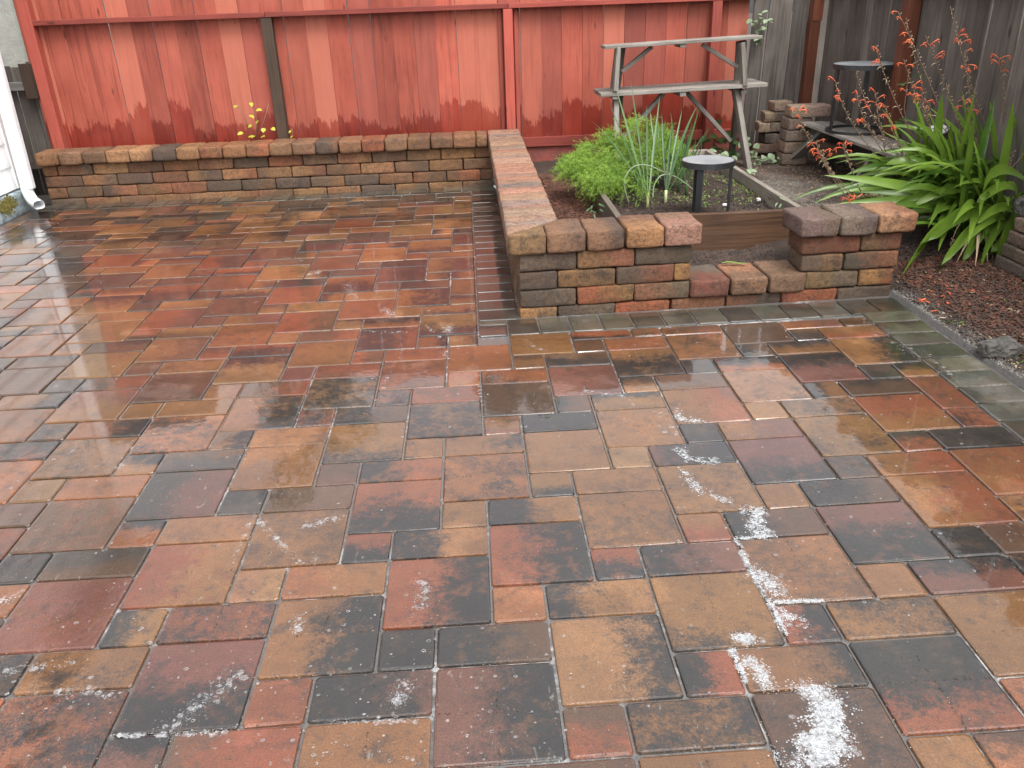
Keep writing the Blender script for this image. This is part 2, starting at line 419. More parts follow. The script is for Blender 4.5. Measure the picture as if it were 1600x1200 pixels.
def tag(o, label=None, cat=None, group=None, kind=None):
    if label: o['label'] = label
    if cat: o['category'] = cat
    if group: o['group'] = group
    if kind: o['kind'] = kind
    return o
def empty(name, loc=(0, 0, 0), label=None, cat=None, group=None, kind=None, rz=0):
    o = bpy.data.objects.new(name, None); C.objects.link(o); o.location = loc; o.rotation_euler.z = rz
    o.empty_display_size = .1
    return tag(o, label, cat, group, kind)
def round_box(hx, hy, hz, r, n=2, jit=0., seed=0, mid=0):
    """rounded box; n rings on the rounding, mid extra cuts on flats, jit = uneven surface"""
    def ax(h):
        c = []
        for i in range(n+1): c.append(-h + r*(1-math.cos(PI/2*i/n)) if n > 1 else -h + r*i)
        m_ = [(-h+r) + (2*(h-r))*(k+1)/(mid+1) for k in range(mid)]
        return c + m_ + [-x for x in reversed(c)]
    X, Y, Z = ax(hx), ax(hy), ax(hz); idx = {}; vs = []; fs = []
    def vid(i, j, k):
        key = (i, j, k)
        if key not in idx:
            p = Vector((X[i], Y[j], Z[k]))
            q = Vector((max(-hx+r, min(hx-r, p.x)), max(-hy+r, min(hy-r, p.y)), max(-hz+r, min(hz-r, p.z))))
            d = p-q
            if d.length > 1e-9: p = q + d.normalized()*r
            if jit:
                a = mnoise.noise_vector(p*9 + Vector((seed*3.1, seed*1.7, 0)))
                b_ = mnoise.noise_vector(p*34 + Vector((seed*5.1, 0, seed)))
                p = p + a*jit + b_*jit*.5
            idx[key] = len(vs); vs.append(p)
        return idx[key]
    a, b_, c = len(X)-1, len(Y)-1, len(Z)-1
    for i in range(a):
        for j in range(b_):
            fs.append((vid(i, j, 0), vid(i, j+1, 0), vid(i+1, j+1, 0), vid(i+1, j, 0)))
            fs.append((vid(i, j, c), vid(i+1, j, c), vid(i+1, j+1, c), vid(i, j+1, c)))
    for i in range(a):
        for k in range(c):
            fs.append((vid(i, 0, k), vid(i+1, 0, k), vid(i+1, 0, k+1), vid(i, 0, k+1)))
            fs.append((vid(i, b_, k), vid(i, b_, k+1), vid(i+1, b_, k+1), vid(i+1, b_, k)))
    for j in range(b_):
        for k in range(c):
            fs.append((vid(0, j, k), vid(0, j, k+1), vid(0, j+1, k+1), vid(0, j+1, k)))
            fs.append((vid(a, j, k), vid(a, j+1, k), vid(a, j+1, k+1), vid(a, j, k+1)))
    return vs, fs
def prism(poly, z0, z1, ch=.012, jit=.003, seed=0):
    """extruded polygon with a softened top and side edge"""
    n = len(poly); P_ = [Vector((x, y, 0)) for x, y in poly]; cx = sum(P_, Vector())/n
    def ring(ins, z):
        out = []
        for p in P_:
            d = (cx-p); out.append(p + d.normalized()*min(ins, d.length*.4) + Vector((0, 0, z)))
        return out
    rings = [ring(ch, z0), ring(ch*.2, z0+ch), ring(0, z0+ch*2), ring(0, z1-ch*1.6), ring(ch*.35, z1-ch*.5), ring(ch*1.3, z1)]
    vs = [v + mnoise.noise_vector(v*30+Vector((seed, 0, 0)))*jit for r_ in rings for v in r_]
    fs = []
    for i in range(len(rings)-1):
        for k in range(n): fs.append((i*n+k, i*n+(k+1) % n, (i+1)*n+(k+1) % n, (i+1)*n+k))
    fs += [tuple(range(n))[::-1], tuple(range((len(rings)-1)*n, len(rings)*n))]
    return vs, fs

# ------------------------------------------------------------------ colours of concrete units
T = (.175, .086, .032); T2 = (.215, .115, .054); O = (.175, .056, .025); O2 = (.200, .078, .029)
B = (.080, .043, .024); D = (.019, .017, .0165); D2 = (.040, .034, .029); G = (.088, .092, .080); G2 = (.048, .052, .048); RP = (.115, .047, .036)
CM = dict(T=T, t=T2, O=O, o=O2, B=B, D=D, d=D2, G=G, g=G2, R=RP)
def paint(o, ca, cb, hx, hy, direction, off):
    """direction in which cb takes over: l r u d or n (mottled)"""
    k = dict(l=(-1.4/hx, 0), r=(1.4/hx, 0), u=(0, 1.4/hy), d=(0, -1.4/hy), n=(0, 0))[direction]
    o['ca'] = [float(x) for x in ca]; o['cb'] = [float(x) for x in cb]; o['bl'] = [float(k[0]), float(k[1]), float(off)]
def vary(c, r_=rnd, a=.22):
    k = 1 + r_.uniform(-a, a); return tuple(max(0, x*k*(1+r_.uniform(-.05, .05))) for x in c)

# ================================================================== SETTING: patio
U = .1524
patio = empty('patio', (0, 0, 0), kind='structure')
bedm = MB(); bedm.add([(-3.9, -3.2, -.009), (2.245, -3.2, -.009), (2.245, 2.40, -.009), (.23, 2.34, -.009), (.23, 5.76, -.009), (-3.9, 5.76, -.009)], [(0, 1, 2, 3, 4, 5)])
sand = bedm.build('joint_sand', M_SAND, patio)
def paver_mesh(nx, ny, v, g=.0075):
    hx, hy = nx*U/2-g/2, ny*U/2-g/2; r_ = random.Random(v*13+nx*5+ny)
    c = .005; cor = .007
    def ring(ins, z):
        x, y = hx-ins, hy-ins; k = cor
        pts = [(-x+k, -y), (x-k, -y), (x, -y+k), (x, y-k), (x-k, y), (-x+k, y), (-x, y-k), (-x, -y+k)]
        return [(a+r_.uniform(-.0007, .0007), b_+r_.uniform(-.0007, .0007), z) for a, b_ in pts]
    rs = [ring(0, -.04), ring(0, -c), ring(c*.35, -c*.3), ring(c*1.25, 0)]
    vs = [p for r2 in rs for p in r2]; fs = []
    for i in range(3):
        for k in range(8): fs.append((i*8+k, i*8+(k+1) % 8, (i+1)*8+(k+1) % 8, (i+1)*8+k))
    fs.append(tuple(range(24, 32)))
    me = mesh_of('paver', vs, fs); me.materials.append(M_PAVER); return me
PM = {}
def pmesh(nx, ny):
    k = (nx, ny)
    if k not in PM: PM[k] = [paver_mesh(nx, ny, i) for i in range(3)]
    return rnd.choice(PM[k])
def inview(x, y, mx=210, my=230):
    d = Vector((x, y, 0)) - CAM; z = d.dot(fw)
    if z < .2: return False
    px = 800 + FPX*d.dot(rt)/z; py = 600 - FPX*d.dot(up)/z
    return -mx < px < 1600+mx and py < 1200+my and py > 0
hand = {(0, 1, 'L'): 'ODr.1', (0, 0, 'S'): 'oTn-1', (1, 0, 'R'): 'TDl-.3', (1, -2, 'L'): 'tDr-.5', (-2, 0, 'L'): 'ODr.1', (-1, -3, 'L'): 'RDr.1',
 (-1, -1, 'R'): 'BDl.3', (-2, -1, 'S'): 'DBn-1', (-3, -2, 'R'): 'DRr-.9', (-3, -4, 'L'): 'TBn-.6', (1, -3, 'S'): 'BOd0', (2, -3, 'R'): 'TDn.2', (3, -1, 'L'): 'TDd-1.1',
 (3, 1, 'R'): 'RDl-.2', (2, 1, 'S'): 'ODd-.1', (2, 2, 'L'): 'BTn.1', (2, 4, 'R'): 'BTn.3', (1, 4, 'S'): 'TDd-.5', (0, 3, 'R'): 'TDl.0', (-2, 2, 'R'): 'TDl-.2',
 (-1, 3, 'S'): 'TtN-1', (-3, 3, 'L'): 'ODd.0', (-3, 2, 'S'): 'ODd.1', (-1, 4, 'L'): 'oDn-.1', (-3, 5, 'R'): 'ODl0', (3, 6, 'L'): 'TDn-.7', (3, 5, 'S'): 'tTn-1',
 (1, 5, 'L'): 'Ttn-.4', (1, 7, 'R'): 'DDn0', (4, 5, 'R'): 'DRl-1', (4, 2, 'S'): 'TOd0', (4, 3, 'L'): 'TBn-.3', (5, 0, 'L'): 'BTn.1', (5, 2, 'R'): 'BDl0',
 (5, -1, 'S'): 'ODr.2', (6, -1, 'R'): 'TDn.0', (6, -3, 'L'): 'DOd-.6', (4, -4, 'L'): 'DBn.2', (3, -2, 'S'): 'ODl.1', (4, -2, 'R'): 'TDr-.6', (7, 0, 'S'): 'Ton-1',
 (8, 0, 'R'): 'RDu-.2', (8, -2, 'L'): 'TBn-.7', (7, 1, 'L'): 'RDd.2', (6, 3, 'S'): 'TRn-.8', (7, 3, 'R'): 'DBr-.6', (6, 4, 'L'): 'RDd-.4', (9, 1, 'S'): 'DDn0',
 (9, 2, 'L'): 'TOr0', (6, 6, 'R'): 'RTl0', (8, 5, 'L'): 'TDn-.4', (8, 4, 'S'): 'BDn0', (9, 4, 'R'): 'TOr0', (10, 6, 'L'): 'OTd-.2', (-4, -1, 'L'): 'TDr0', (-5, 2, 'L'): 'BTn0',
 (-4, 1, 'R'): 'oTr0', (-4, -2, 'S'): 'OOn0', (8, 7, 'R'): 'tdn0', (10, 1, 'R'): 'BTr0', (-1, 6, 'R'): 'TDr-.8', (-4, 6, 'L'): 'TDd-.9', (11, 3, 'L'): 'OTn0', (12, 7, 'L'): 'OBn0',
 (-6, -1, 'L'): 'ODr-.1', (-6, -2, 'L'): 'RDd0', (-5, -5, 'L'): 'ODr-.3'}
XR, YR, YF = 13.02, 14.0-.28, 36.1
nC = {'L': 0, 'R': 0, 'S': 0}
NM = {'L': 'large_square_paver', 'R': 'rectangular_paver', 'S': 'small_square_paver'}
def clip_piece(x0, y0, x1, y1):
    """clip a piece to the herringbone field"""
    out = []
    x1 = min(x1, XR)
    if x1-x0 < .25: return out
    # front border lies along y = YR for x > 0
    if y0 >= YR-.2 and x1 > 0 and x0 >= 0: return out
    if y1 > YR and x0 < 0 < x1:
        return [(x0, y0, 0, y1)] if -x0 > .25 else []
    if y1 > YR and x0 >= 0: y1 = YR
    if y1 > YF: y1 = YF
    if y1-y0 < .25: return out
    return [(x0, y0, x1, y1)]
for a in range(-60, 60):
    for b_ in range(-40, 40):
        lx, ly = 2*a + b_, 1 + a - 3*b_
        if not (-30 < lx < 16 and -16 < ly < 40): continue
        for kind, (x, y, nx, ny) in {'L': (lx, ly, 2, 2), 'R': (lx, ly+2, 2, 1), 'S': (lx, ly-1, 1, 1)}.items():
            for (x0, y0, x1, y1) in clip_piece(x, y, x+nx, y+ny):
                cx, cy = (x0+x1)/2, (y0+y1)/2
                if cx*U < -3.82 or not inview(cx*U, cy*U): continue
                if x0 >= .01 and y1 > YR+.1: continue
                w_, h_ = round(x1-x0, 3), round(y1-y0, 3)
                o = link(NM[kind], pmesh(w_, h_), None, patio, (cx*U, cy*U, rnd.uniform(-.0012, .0012)))
                o.rotation_euler = (rnd.gauss(0, .0032), rnd.gauss(0, .0032), rnd.gauss(0, .0025))
                nC[kind] += 1
                key = (x, y, kind); hx, hy = w_*U/2, h_*U/2
                if key in hand:
                    s_ = hand[key]; paint(o, vary(CM[s_[0]], a=.06), vary(CM[s_[1]], a=.06), hx, hy, s_[2].lower(), float(s_[3:]))
                else:
                    ca = rnd.choices([T, T2, O, O2, B, D2, RP], [5, 1.2, 1.5, 3, 4, 2.2, .8])[0]
                    cb = rnd.choices([D, B, T, O, RP, ca], [8, 2, 1.2, 1.3, .6, .8])[0]
                    paint(o, vary(ca), vary(cb), hx, hy, rnd.choice('lrudnn'), rnd.uniform(-.55, .45))
# border courses: pieces 1 x 1.5 units
def border(x0, y0, x1, y1, along, colours, rz=0.):
    o = link('border_paver', pmesh(round(x1-x0, 3), round(y1-y0, 3)), None, patio, ((x0+x1)/2*U, (y0+y1)/2*U, rnd.uniform(-.001, .001)))
    o.rotation_euler = (rnd.gauss(0, .003), rnd.gauss(0, .003), rz + rnd.gauss(0, .002))
    ca = rnd.choices(*colours)[0]
    paint(o, vary(ca, a=.25), vary(rnd.choice([G2, D2, G, ca])), (x1-x0)*U/2, (y1-y0)*U/2, rnd.choice('lrudn'), rnd.uniform(-.9, .2))
gy = ([G, G2, D2, (.115, .115, .10), (.07, .076, .064)], [4, 3, 1.5, 2, 2])
dk = ([G2, D2, (.075, .06, .055), (.095, .08, .074), D], [3, 3, 2, 2, 1])
k = 15.2
while k < YF: border(0.0, k, 1.44, k+1, 'y', dk); k += 1
border(0.0, 14.72, 1.0, 15.2, 'y', gy); border(0, 13.72, 1.0, 14.72, 'y', gy)
for i in range(0, 13):                          # front border in front of the short wall
    x = 1.0+i*1.06; yy = 13.72 + .021*x
    border(x, yy, x+1.06, yy+1.42, 'x', gy, .02)
yb = YF
x = 1.44
while x > -25.5:                                # along the back wall
    if x > -24.6: border(x-1, YF, x, YF+1.5, 'x', dk if x < -14 else gy)
    x -= 1
y = 14.2                                        # right hand border
while y > -3:
    border(XR, y-1, XR+1.64, y, 'y', gy); y -= 1

# ================================================================== SETTING: soil
def sstep(a, b_, x): t_ = max(0, min(1, (x-a)/(b_-a))); return t_*t_*(3-2*t_)
def soil_z(x, y):
    n = mnoise.noise(Vector((x*3, y*3, 0)))*.014 + mnoise.noise(Vector((x*11, y*11, 3)))*.008 + mnoise.noise(Vector((x*34, y*34, 5)))*.006
    if x < .45 and y > 5.6: return .30 + n if y > 5.9 else -.05
    if x < 2.27 and y < 2.47: return -.05
    if x < .33: return -.05
    z = .20 - .05*sstep(5.0, 6.1, y)
    if x < .862: z = .215 - .07*sstep(4.6, 5.9, y) + .02*math.sin(y*5)
    elif x < 1.93:
        if y < 2.982: z = .112 + .012*sstep(2.55, 2.95, y) + .05*sstep(1.6, 1.9, x)
        elif y < 5.05: z = .262 + .012*math.sin(x*9+y*4)
        else: z = .17
    if x > 1.93: z = .16 - .02*sstep(2.4, 3.1, x)
    if x > 2.2:
        zz = .012 + .05*sstep(2.28, 2.7, x) + .02*sstep(2.6, 2.9, x)
        z = zz + (z-zz)*sstep(2.5, 3.6, y)
    if x > 2.95 and y < 2.5: z = .36
    return z + n
def grid(x0, x1, y0, y1, st, fn):
    nx, ny = int((x1-x0)/st)+1, int((y1-y0)/st)+1
    vs = [(x0+i*st, y0+j*st, fn(x0+i*st, y0+j*st)) for j in range(ny) for i in range(nx)]
    fs = [(j*nx+i, j*nx+i+1, (j+1)*nx+i+1, (j+1)*nx+i) for j in range(ny-1) for i in range(nx-1)]
    return vs, fs
vs, fs = grid(.3, 3.5, 2.4, 6.2, .02, soil_z)
tag(link('garden_soil', mesh_of('garden_soil', vs, fs, True), M_SOIL), kind='structure')
vs, fs = grid(2.22, 3.5, -2.0, 2.42, .02, lambda x, y: soil_z(max(x, 2.28), y) if x > 2.242 else -.03)
tag(link('mulch_bed_ground', mesh_of('mulch_bed_ground', vs, fs, True), M_SOIL), kind='structure')
vs, fs = grid(-4.2, .46, 5.84, 6.2, .04, lambda x, y: .30)
tag(link('soil_strip', mesh_of('soil_strip', vs, fs, True), M_SOIL), kind='structure')
g = MB(); g.add([(-60, -60, -.08), (60, -60, -.08), (60, 60, -.08), (-60, 60, -.08)], [(0, 1, 2, 3)])
tag(g.build('ground', M_SOIL), kind='structure')

# ================================================================== block walls
BC = ([(.218, .114, .053), (.171, .096, .051), (.100, .069, .048), (.242, .097, .046), (.195, .090, .048), (.124, .082, .053), (.254, .138, .060)], [5, 4, 3, 1.6, 2.4, 3, 2])
BM = {}
def block_mesh(L, Dp, H, var, r=.014, jit=.0035, mid=3):
    k = (round(L, 3), round(Dp, 3), round(H, 3), var)
    if k not in BM:
        vs, fs = round_box(L/2-.0026, Dp/2-.001, H/2-.0018, r*.85, 2, jit*1.2, var+L*10, mid)
        me = mesh_of('wall_block', vs, fs, True); me.materials.append(M_BLOCK); BM[k] = me
    return BM[k]
def block(parent, x0, x1, y0, y1, z0, z1, name='wall_block', cols=BC, jit=.0035, dirs='lrn', ca=None, cb=None, off=None, r=.014, rz=None):
    o = link(name, block_mesh(x1-x0, y1-y0, z1-z0, rnd.randrange(4), r, jit), None, parent, ((x0+x1)/2+rnd.uniform(-.001, .001), (y0+y1)/2+rnd.uniform(-.003, .003), (z0+z1)/2))
    o.rotation_euler = (rnd.gauss(0, .006), rnd.gauss(0, .004), (0 if rz is None else rz) + rnd.gauss(0, .008))
    ca = ca or rnd.choices(*cols)[0]; cb = cb or rnd.choices(*cols)[0]
    paint(o, vary(ca), vary(cb), (x1-x0)/2, (y1-y0)/2, rnd.choice(dirs), rnd.uniform(-.9, .2) if off is None else off)
    return o
CH = .0985; ZB = [.0-.052, .046, .144, .242, .3405]     # bottoms of courses; the lowest is sunk into the paving
CAPZ0, CAPZ1 = .342, .452
def run_x(parent, x0, x1, y0, depth, joints_per_course):
    for c, js in enumerate(joints_per_course):
        for a, b_ in zip(js[:-1], js[1:]): block(parent, a, b_, y0+rnd.uniform(-.002, .002), y0+depth, ZB[c], ZB[c]+CH)
def joints(x0, x1, off, L=.305):
    js = [x0]; x = x0+off
    while x < x1-.06:
        if x > x0+.05: js.append(x)
        x += L
    js.append(x1); return js
bw = empty('garden_wall', (-1.8, 5.75, 0), 'low tumbled block wall running along the back under the red fence', 'wall', 'low block garden walls')
bwi = Vector((-1.8, 5.75, 0))
XL = -3.735
jc = [joints(XL, .205, .305*f) for f in (1., .55, 1.05, .42)]
jc.append(joints(XL, .205, .305*.12+.06))
for c in range(5):
    if c == 0: z0, z1 = -.052, .046
    elif c < 5: z0, z1 = ZB[c], ZB[c]+CH
    if c == 4: continue
    for a, b_ in zip(jc[c][:-1], jc[c][1:]): block(bw, a-bwi.x, b_-bwi.x, 0, .20, z0, z1, jit=.0045)
CAPC = ([(.243, .120, .054), (.194, .103, .056), (.092, .067, .050), (.292, .103, .047), (.282, .149, .072)], [5, 4, 3, 2.5, 2])
x = XL-.01
while x < .17-.05:
    x1 = min(x+.2005, .168)
    block(bw, x-bwi.x, x1-bwi.x, 5.69-bwi.y, 5.97-bwi.y, CAPZ0, CAPZ1, 'cap_block', CAPC, .005, r=.02); x = x1
# side wall with its front return
sw = empty('garden_wall', (.3, 4.0, 0), 'long block wall reaching from the back wall towards the camera with mitred front corner', 'wall', 'low block garden walls')
def P(o, v): return v
sx, sy = .3, 4.0
for c in range(4):
    y = 2.37; first = (.2 if c % 2 else .305)
    while y < 5.72:
        y1 = min(y+first, 5.735); first = .305
        block(sw, .222-sx, .42-sx, y-sy, y1-sy, ZB[c], ZB[c]+CH, dirs='udn'); y = y1
CT = [(.341, .209, .141), (.307, .192, .129), (.350, .183, .119), (.282, .188, .136), (.256, .192, .158), (.367, .231, .153)]
y = 2.712
while y < 5.68:
    y1 = y+.199
    if y1 > 5.9: y1 = 5.97
    o = block(sw, .17-sx, .46-sx, y-sy, min(y1, 5.97)-sy, CAPZ0, CAPZ1, 'cap_block', CAPC, .0035, 'udud', rnd.choice(CT), rnd.choice(CT+[(.19, .165, .15)]), r=.013); y = y1
block(sw, .17-sx, .46-sx, y-sy, 5.965-sy, CAPZ0, CAPZ1, 'cap_block', CAPC, .0035, 'ud', CT[0], CT[2])
def poly_cap(parent, poly, ca, cb, d, off, seed, z0=CAPZ0, z1=CAPZ1):
    cx = sum(p[0] for p in poly)/len(poly); cy = sum(p[1] for p in poly)/len(poly)
    # resample the outline so that the edge can be uneven
    pts = []
    for i, p in enumerate(poly):
        q = poly[(i+1) % len(poly)]; L = math.hypot(q[0]-p[0], q[1]-p[1]); n = max(2, int(L/.025))
        # soften corners a little
        for k_ in range(n):
            f = (k_+.15)/n; pts.append((p[0]+(q[0]-p[0])*f-cx, p[1]+(q[1]-p[1])*f-cy))
    vs, fs = prism(pts, z0, z1, .009, .0035, seed)
    o = link('cap_block', mesh_of('cap_block', vs, fs, True), M_BLOCK, parent, (cx, cy, 0))
    paint(o, ca, cb, .1, .14, d, off); return o
g_ = .0025
poly_cap(sw, [(.17-sx, 2.325-sy), (.368-sx, 2.512-sy), (.17-sx, 2.512-sy)][::1], CT[1], CT[3], 'u', -.2, 1)
poly_cap(sw, [(.17-sx, 2.517-sy), (.372-sx, 2.517-sy), (.456-sx, 2.603-sy), (.46-sx, 2.71-sy), (.17-sx, 2.71-sy)], CT[4], CT[0], 'u', .2, 2)
# the front run is laid very slightly askew
RZ = .034
fr = lambda x, y: (x-sx, y + (x-.17)*RZ - sy)
FC = [('Dd', 'Tb', 'dd'), ('dD', 'To', 'bd', 'T'), ('dD', 'OT', 'Rd'), ('T', 'dD', 'OR', 'R')]
pal = dict(D=(.081, .061, .044), d=(.110, .080, .055), T=(.238, .128, .053), b=(.162, .094, .048), o=(.255, .112, .048), O=(.267, .090, .041), R=(.180, .076, .042))
fj = {3: [.222, .527, .832, 1.137], 2: [.222, .425, .735, 1.045, 1.137], 1: [.222, .527, .832, 1.137], 0: [.222, .425, .73, 1.035]}
for c, js in fj.items():
    names = {3: ['Dd', 'TR', 'dD'], 2: ['Dd', 'Tb', 'dR', 'TT'], 1: ['Dd', 'OT', 'Rd'], 0: ['bT', 'Dd', 'OO']}[c]
    for (a, b_), nm in zip(zip(js[:-1], js[1:]), names):
        cx, cy = fr((a+b_)/2, 2.335+.1)
        block(sw, cx-(b_-a)/2, cx+(b_-a)/2, cy-.1, cy+.1, ZB[c], ZB[c]+CH, ca=pal[nm[0]], cb=pal[nm[1]], off=-.15, rz=RZ, dirs='lr')
capc = [((.222, .136, .066), (.206, .124, .066)), ((.222, .124, .070), (.165, .099, .066)), ((.231, .136, .074), (.115, .083, .066)), ((.264, .144, .066), (.181, .099, .066)), ((.247, .144, .095), (.206, .115, .074))]
poly_cap(sw, [fr(.17, 2.312), fr(.368, 2.312), fr(.368, 2.504)], capc[0][0], capc[0][1], 'r', -.2, 3)
poly_cap(sw, [fr(.372, 2.312), fr(.57, 2.312), fr(.57, 2.585), fr(.458, 2.592), fr(.372, 2.508)], capc[1][0], capc[1][1], 'r', -.2, 4)
for i, x in enumerate((.573, .776, .979)):
    cx, cy = fr(x+.1, 2.312+.14)
    block(sw, cx-.1, cx+.1, cy-.14, cy+.14, CAPZ0, CAPZ1+.002*i, 'cap_block', ca=capc[i+2][0], cb=capc[i+2][1], off=-.3, rz=RZ, r=.018, jit=.005, dirs='ur')
# low step between the return and the right pillar
st = empty('garden_wall', (1.44, 2.45, 0), 'knee low step of three wide cap blocks between the two wall ends', 'wall', 'low block garden walls')
fs_ = lambda x, y: (x-1.44, y + (x-.17)*RZ - 2.45)
for (a, b_), nm in zip(((1.038, 1.34), (1.34, 1.645)), ('RR', 'dR')):
    cx, cy = fs_((a+b_)/2, 2.345+.1)
    block(st, cx-(b_-a)/2, cx+(b_-a)/2, cy-.1, cy+.1, ZB[0], ZB[0]+CH, ca=pal[nm[0]], cb=pal[nm[1]], off=-.2, rz=RZ)
for i, (a, b_, ca, cb) in enumerate(((1.133, 1.347, (.134, .103, .083), (.167, .067, .043)), (1.352, 1.555, (.269, .127, .071), (.158, .091, .055)), (1.56, 1.765, (.238, .138, .095), (.190, .110, .067)))):
    cx, cy = fs_((a+b_)/2, 2.318+.14)
    block(st, cx-(b_-a)/2, cx+(b_-a)/2, cy-.14, cy+.14, .047, .150, 'cap_block', ca=ca, cb=cb, off=-.2, rz=RZ+.012, r=.018, jit=.006, dirs='rd')
# right pillar
pl = empty('garden_wall', (2.0, 2.5, 0), 'short block pillar with three cap blocks beside the orange flowering plant', 'wall', 'low block garden walls')
fp = lambda x, y: (x-2.0, y + (x-.17)*RZ - 2.5)
pc = {3: ([1.722, 2.045, 2.27], ['RR', 'bR']), 2: ([1.732, 1.962, 2.272], ['bd', 'RD']), 1: ([1.765, 2.06, 2.262], ['db', 'To']), 0: ([1.647, 1.952, 2.255], ['OO', 'DD'])}
for c, (js, nm) in pc.items():
    for i, (a, b_) in enumerate(zip(js[:-1], js[1:])):
        cx, cy = fp((a+b_)/2, 2.33+.1)
        block(pl, cx-(b_-a)/2, cx+(b_-a)/2, cy-.1, cy+.1, ZB[c]+.006, ZB[c]+CH+.006, ca=pal[nm[i][0]], cb=pal[nm[i][1]], off=-.1, rz=RZ+(.012 if i else -.015), jit=.005, r=.017, dirs='lr')
for i, (a, b_, ca, cb) in enumerate(((1.695, 1.905, (.174, .122, .107), (.134, .095, .076)), (1.908, 2.112, (.198, .143, .122), (.119, .091, .079)), (2.116, 2.325, (.286, .158, .091), (.262, .131, .071)))):
    cx, cy = fp((a+b_)/2, 2.298+.14)
    block(pl, cx-(b_-a)/2, cx+(b_-a)/2, cy-.14, cy+.14, CAPZ0+.004, CAPZ1+.002, 'cap_block', ca=ca, cb=cb, off=-.3, rz=RZ+.01, r=.02, jit=.007, dirs='ru')
# retaining wall on the far right
rw = empty('retaining_wall', (2.95, 1.6, 0), 'grey brown stacked stone wall at the right edge beside the mulch', 'wall')
for c in range(5):
    y = 2.52 - .012*c - (0 if c % 2 else .13)
    y0_ = 2.52-.012*c
    seq = [y0_] + ([y] if y < y0_-.02 else [])
    while seq[-1] > .5: seq.append(seq[-1]-.29)
    for a, b_ in zip(seq[:-1], seq[1:]):
        block(rw, 2.86+.012*c-2.95, 3.02-2.95, b_-1.6, a-1.6, .02+.072*c, .02+.072*c+.071, 'stone', ([(.15, .12, .095), (.11, .09, .07), (.17, .13, .10)], [1, 1, 1]), r=.012)

# ================================================================== red fence
FY = 6.12
fence = empty('red_fence', (-.5, FY, 0), 'red stained board fence with rails and posts along the back of the yard', 'fence')
BP = .1862; FTOP = 2.02
bvar = []
for v in range(4):
    m_ = MB(); m_.box((-.0922, 0, .27), (.0922, .018, FTOP), .003); me = mesh_of('board', m_.v, m_.f); me.materials.append(M_RED); bvar.append(me)
x = .874 - BP*25 + BP/2
while x < 2.57:
    o = link('board', rnd.choice(bvar), None, fence, (x+.5+rnd.uniform(-.0015, .0015), rnd.uniform(0, .005), rnd.uniform(-.004, .004)))
    o.rotation_euler = (0, rnd.gauss(0, .0018), 0); x += BP
def fbox(name, a, b_, m, ch=.004, parent=fence, org=(-.5, FY, 0)):
    q = MB(); c = [(a[i]+b_[i])/2 for i in range(3)]
    q.box([a[i]-c[i] for i in range(3)], [b_[i]-c[i] for i in range(3)], ch)
    return q.build(name, m, parent, loc=[c[i]-org[i] for i in range(3)])
for a, b_ in ((-3.72, -1.68), (-1.677, .40), (.403, 2.25), (2.253, 2.60)):
    fbox('rail', (a, FY-.092, 1.446), (b_, FY-.002, 1.487), M_REDH)
    fbox('rail', (a, FY-.045, 1.90), (b_, FY-.002, 1.985), M_REDH)
for a, b_ in ((-3.62, -1.73), (-1.62, .352), (.442, 2.19), (2.282, 2.56)):
    fbox('bottom_rail', (a, FY-.04, .265), (b_, FY-.002, .352), M_REDH)
    fbox('kickboard', (a, FY-.015, .10), (b_, FY+.01, .262), M_KICK)
fbox('post', (-3.718, FY-.095, .0), (-3.622, FY-.002, FTOP), M_REDP)
o = fbox('post', (-1.725, FY-.085, .1), (-1.63, FY-.002, 1.444), M_BRPOST); o['label'] = 'dark brown weathered post'
fbox('post', (.356, FY-.088, .1), (.438, FY-.002, 1.444), M_REDP)
fbox('post', (2.194, FY-.088, .1), (2.278, FY-.002, FTOP), M_REDP)
fbox('nailing_strip', (.31, FY-.022, .355), (.345, FY-.002, 1.444), M_REDP)
fbox('nailing_strip', (.45, FY-.022, .355), (.485, FY-.002, 1.444), M_REDP)
q = MB()
for i in range(34):
    for z in (.32, 1.465, 1.93):
        xx = .874 - BP*25 + BP/2 + i*BP
        for dx in (-.05, .05):
            q.tube([(xx+dx+.5, -.003, z+rnd.uniform(-.02, .02)+(.06 if z < 1 else (-.05 if z < 1.5 else .03))), (xx+dx+.5, .002, z)], .003, 5)
q.build('nails', M_KICK, fence)['kind'] = 'stuff'
# neighbour's house behind, weathered fence stub at the left
nb = empty('neighbour_house', (-6.5, 9.0, 0), 'grey stucco house standing behind the left end of the red fence', 'house')
q = MB(); q.box((-3.5, -.6, -.1), (1.6, 3.5, 3.6)); q.build('wall', M_STUCCO, nb)
q = MB(); q.add([(-3.9, -.9, 3.58), (2.0, -.9, 3.58), (2.0, 3.9, 3.58), (-3.9, 3.9, 3.58), (-3.9, 1.5, 4.7), (2.0, 1.5, 4.7)], [(0, 1, 5, 4), (3, 4, 5, 2), (0, 4, 3), (1, 2, 5), (0, 3, 2, 1)])
q.build('roof', M_ROOF, nb)
gs = empty('weathered_fence', (-3.86, 6.2, 0), 'old grey fence stub between the white house corner and red fence', 'fence')
for i, (a, b_, h) in enumerate(((-.46, -.30, 1.12), (-.29, -.13, 1.13), (-.12, .012, 1.12), (.016, .13, 1.16))):
    fbox('board', (a-3.86, 6.19, 0), (b_-3.86, 6.21, h), M_GREYV, .003, gs, (-3.86, 6.2, 0))
fbox('rail', (-4.3, 6.12, .93), (-3.78, 6.188, 1.0), M_GREYH, .004, gs, (-3.86, 6.2, 0))
fbox('rail_block', (-3.87, 6.10, .86), (-3.735, 6.118, 1.15), M_BRPOST, .004, gs, (-3.86, 6.2, 0))

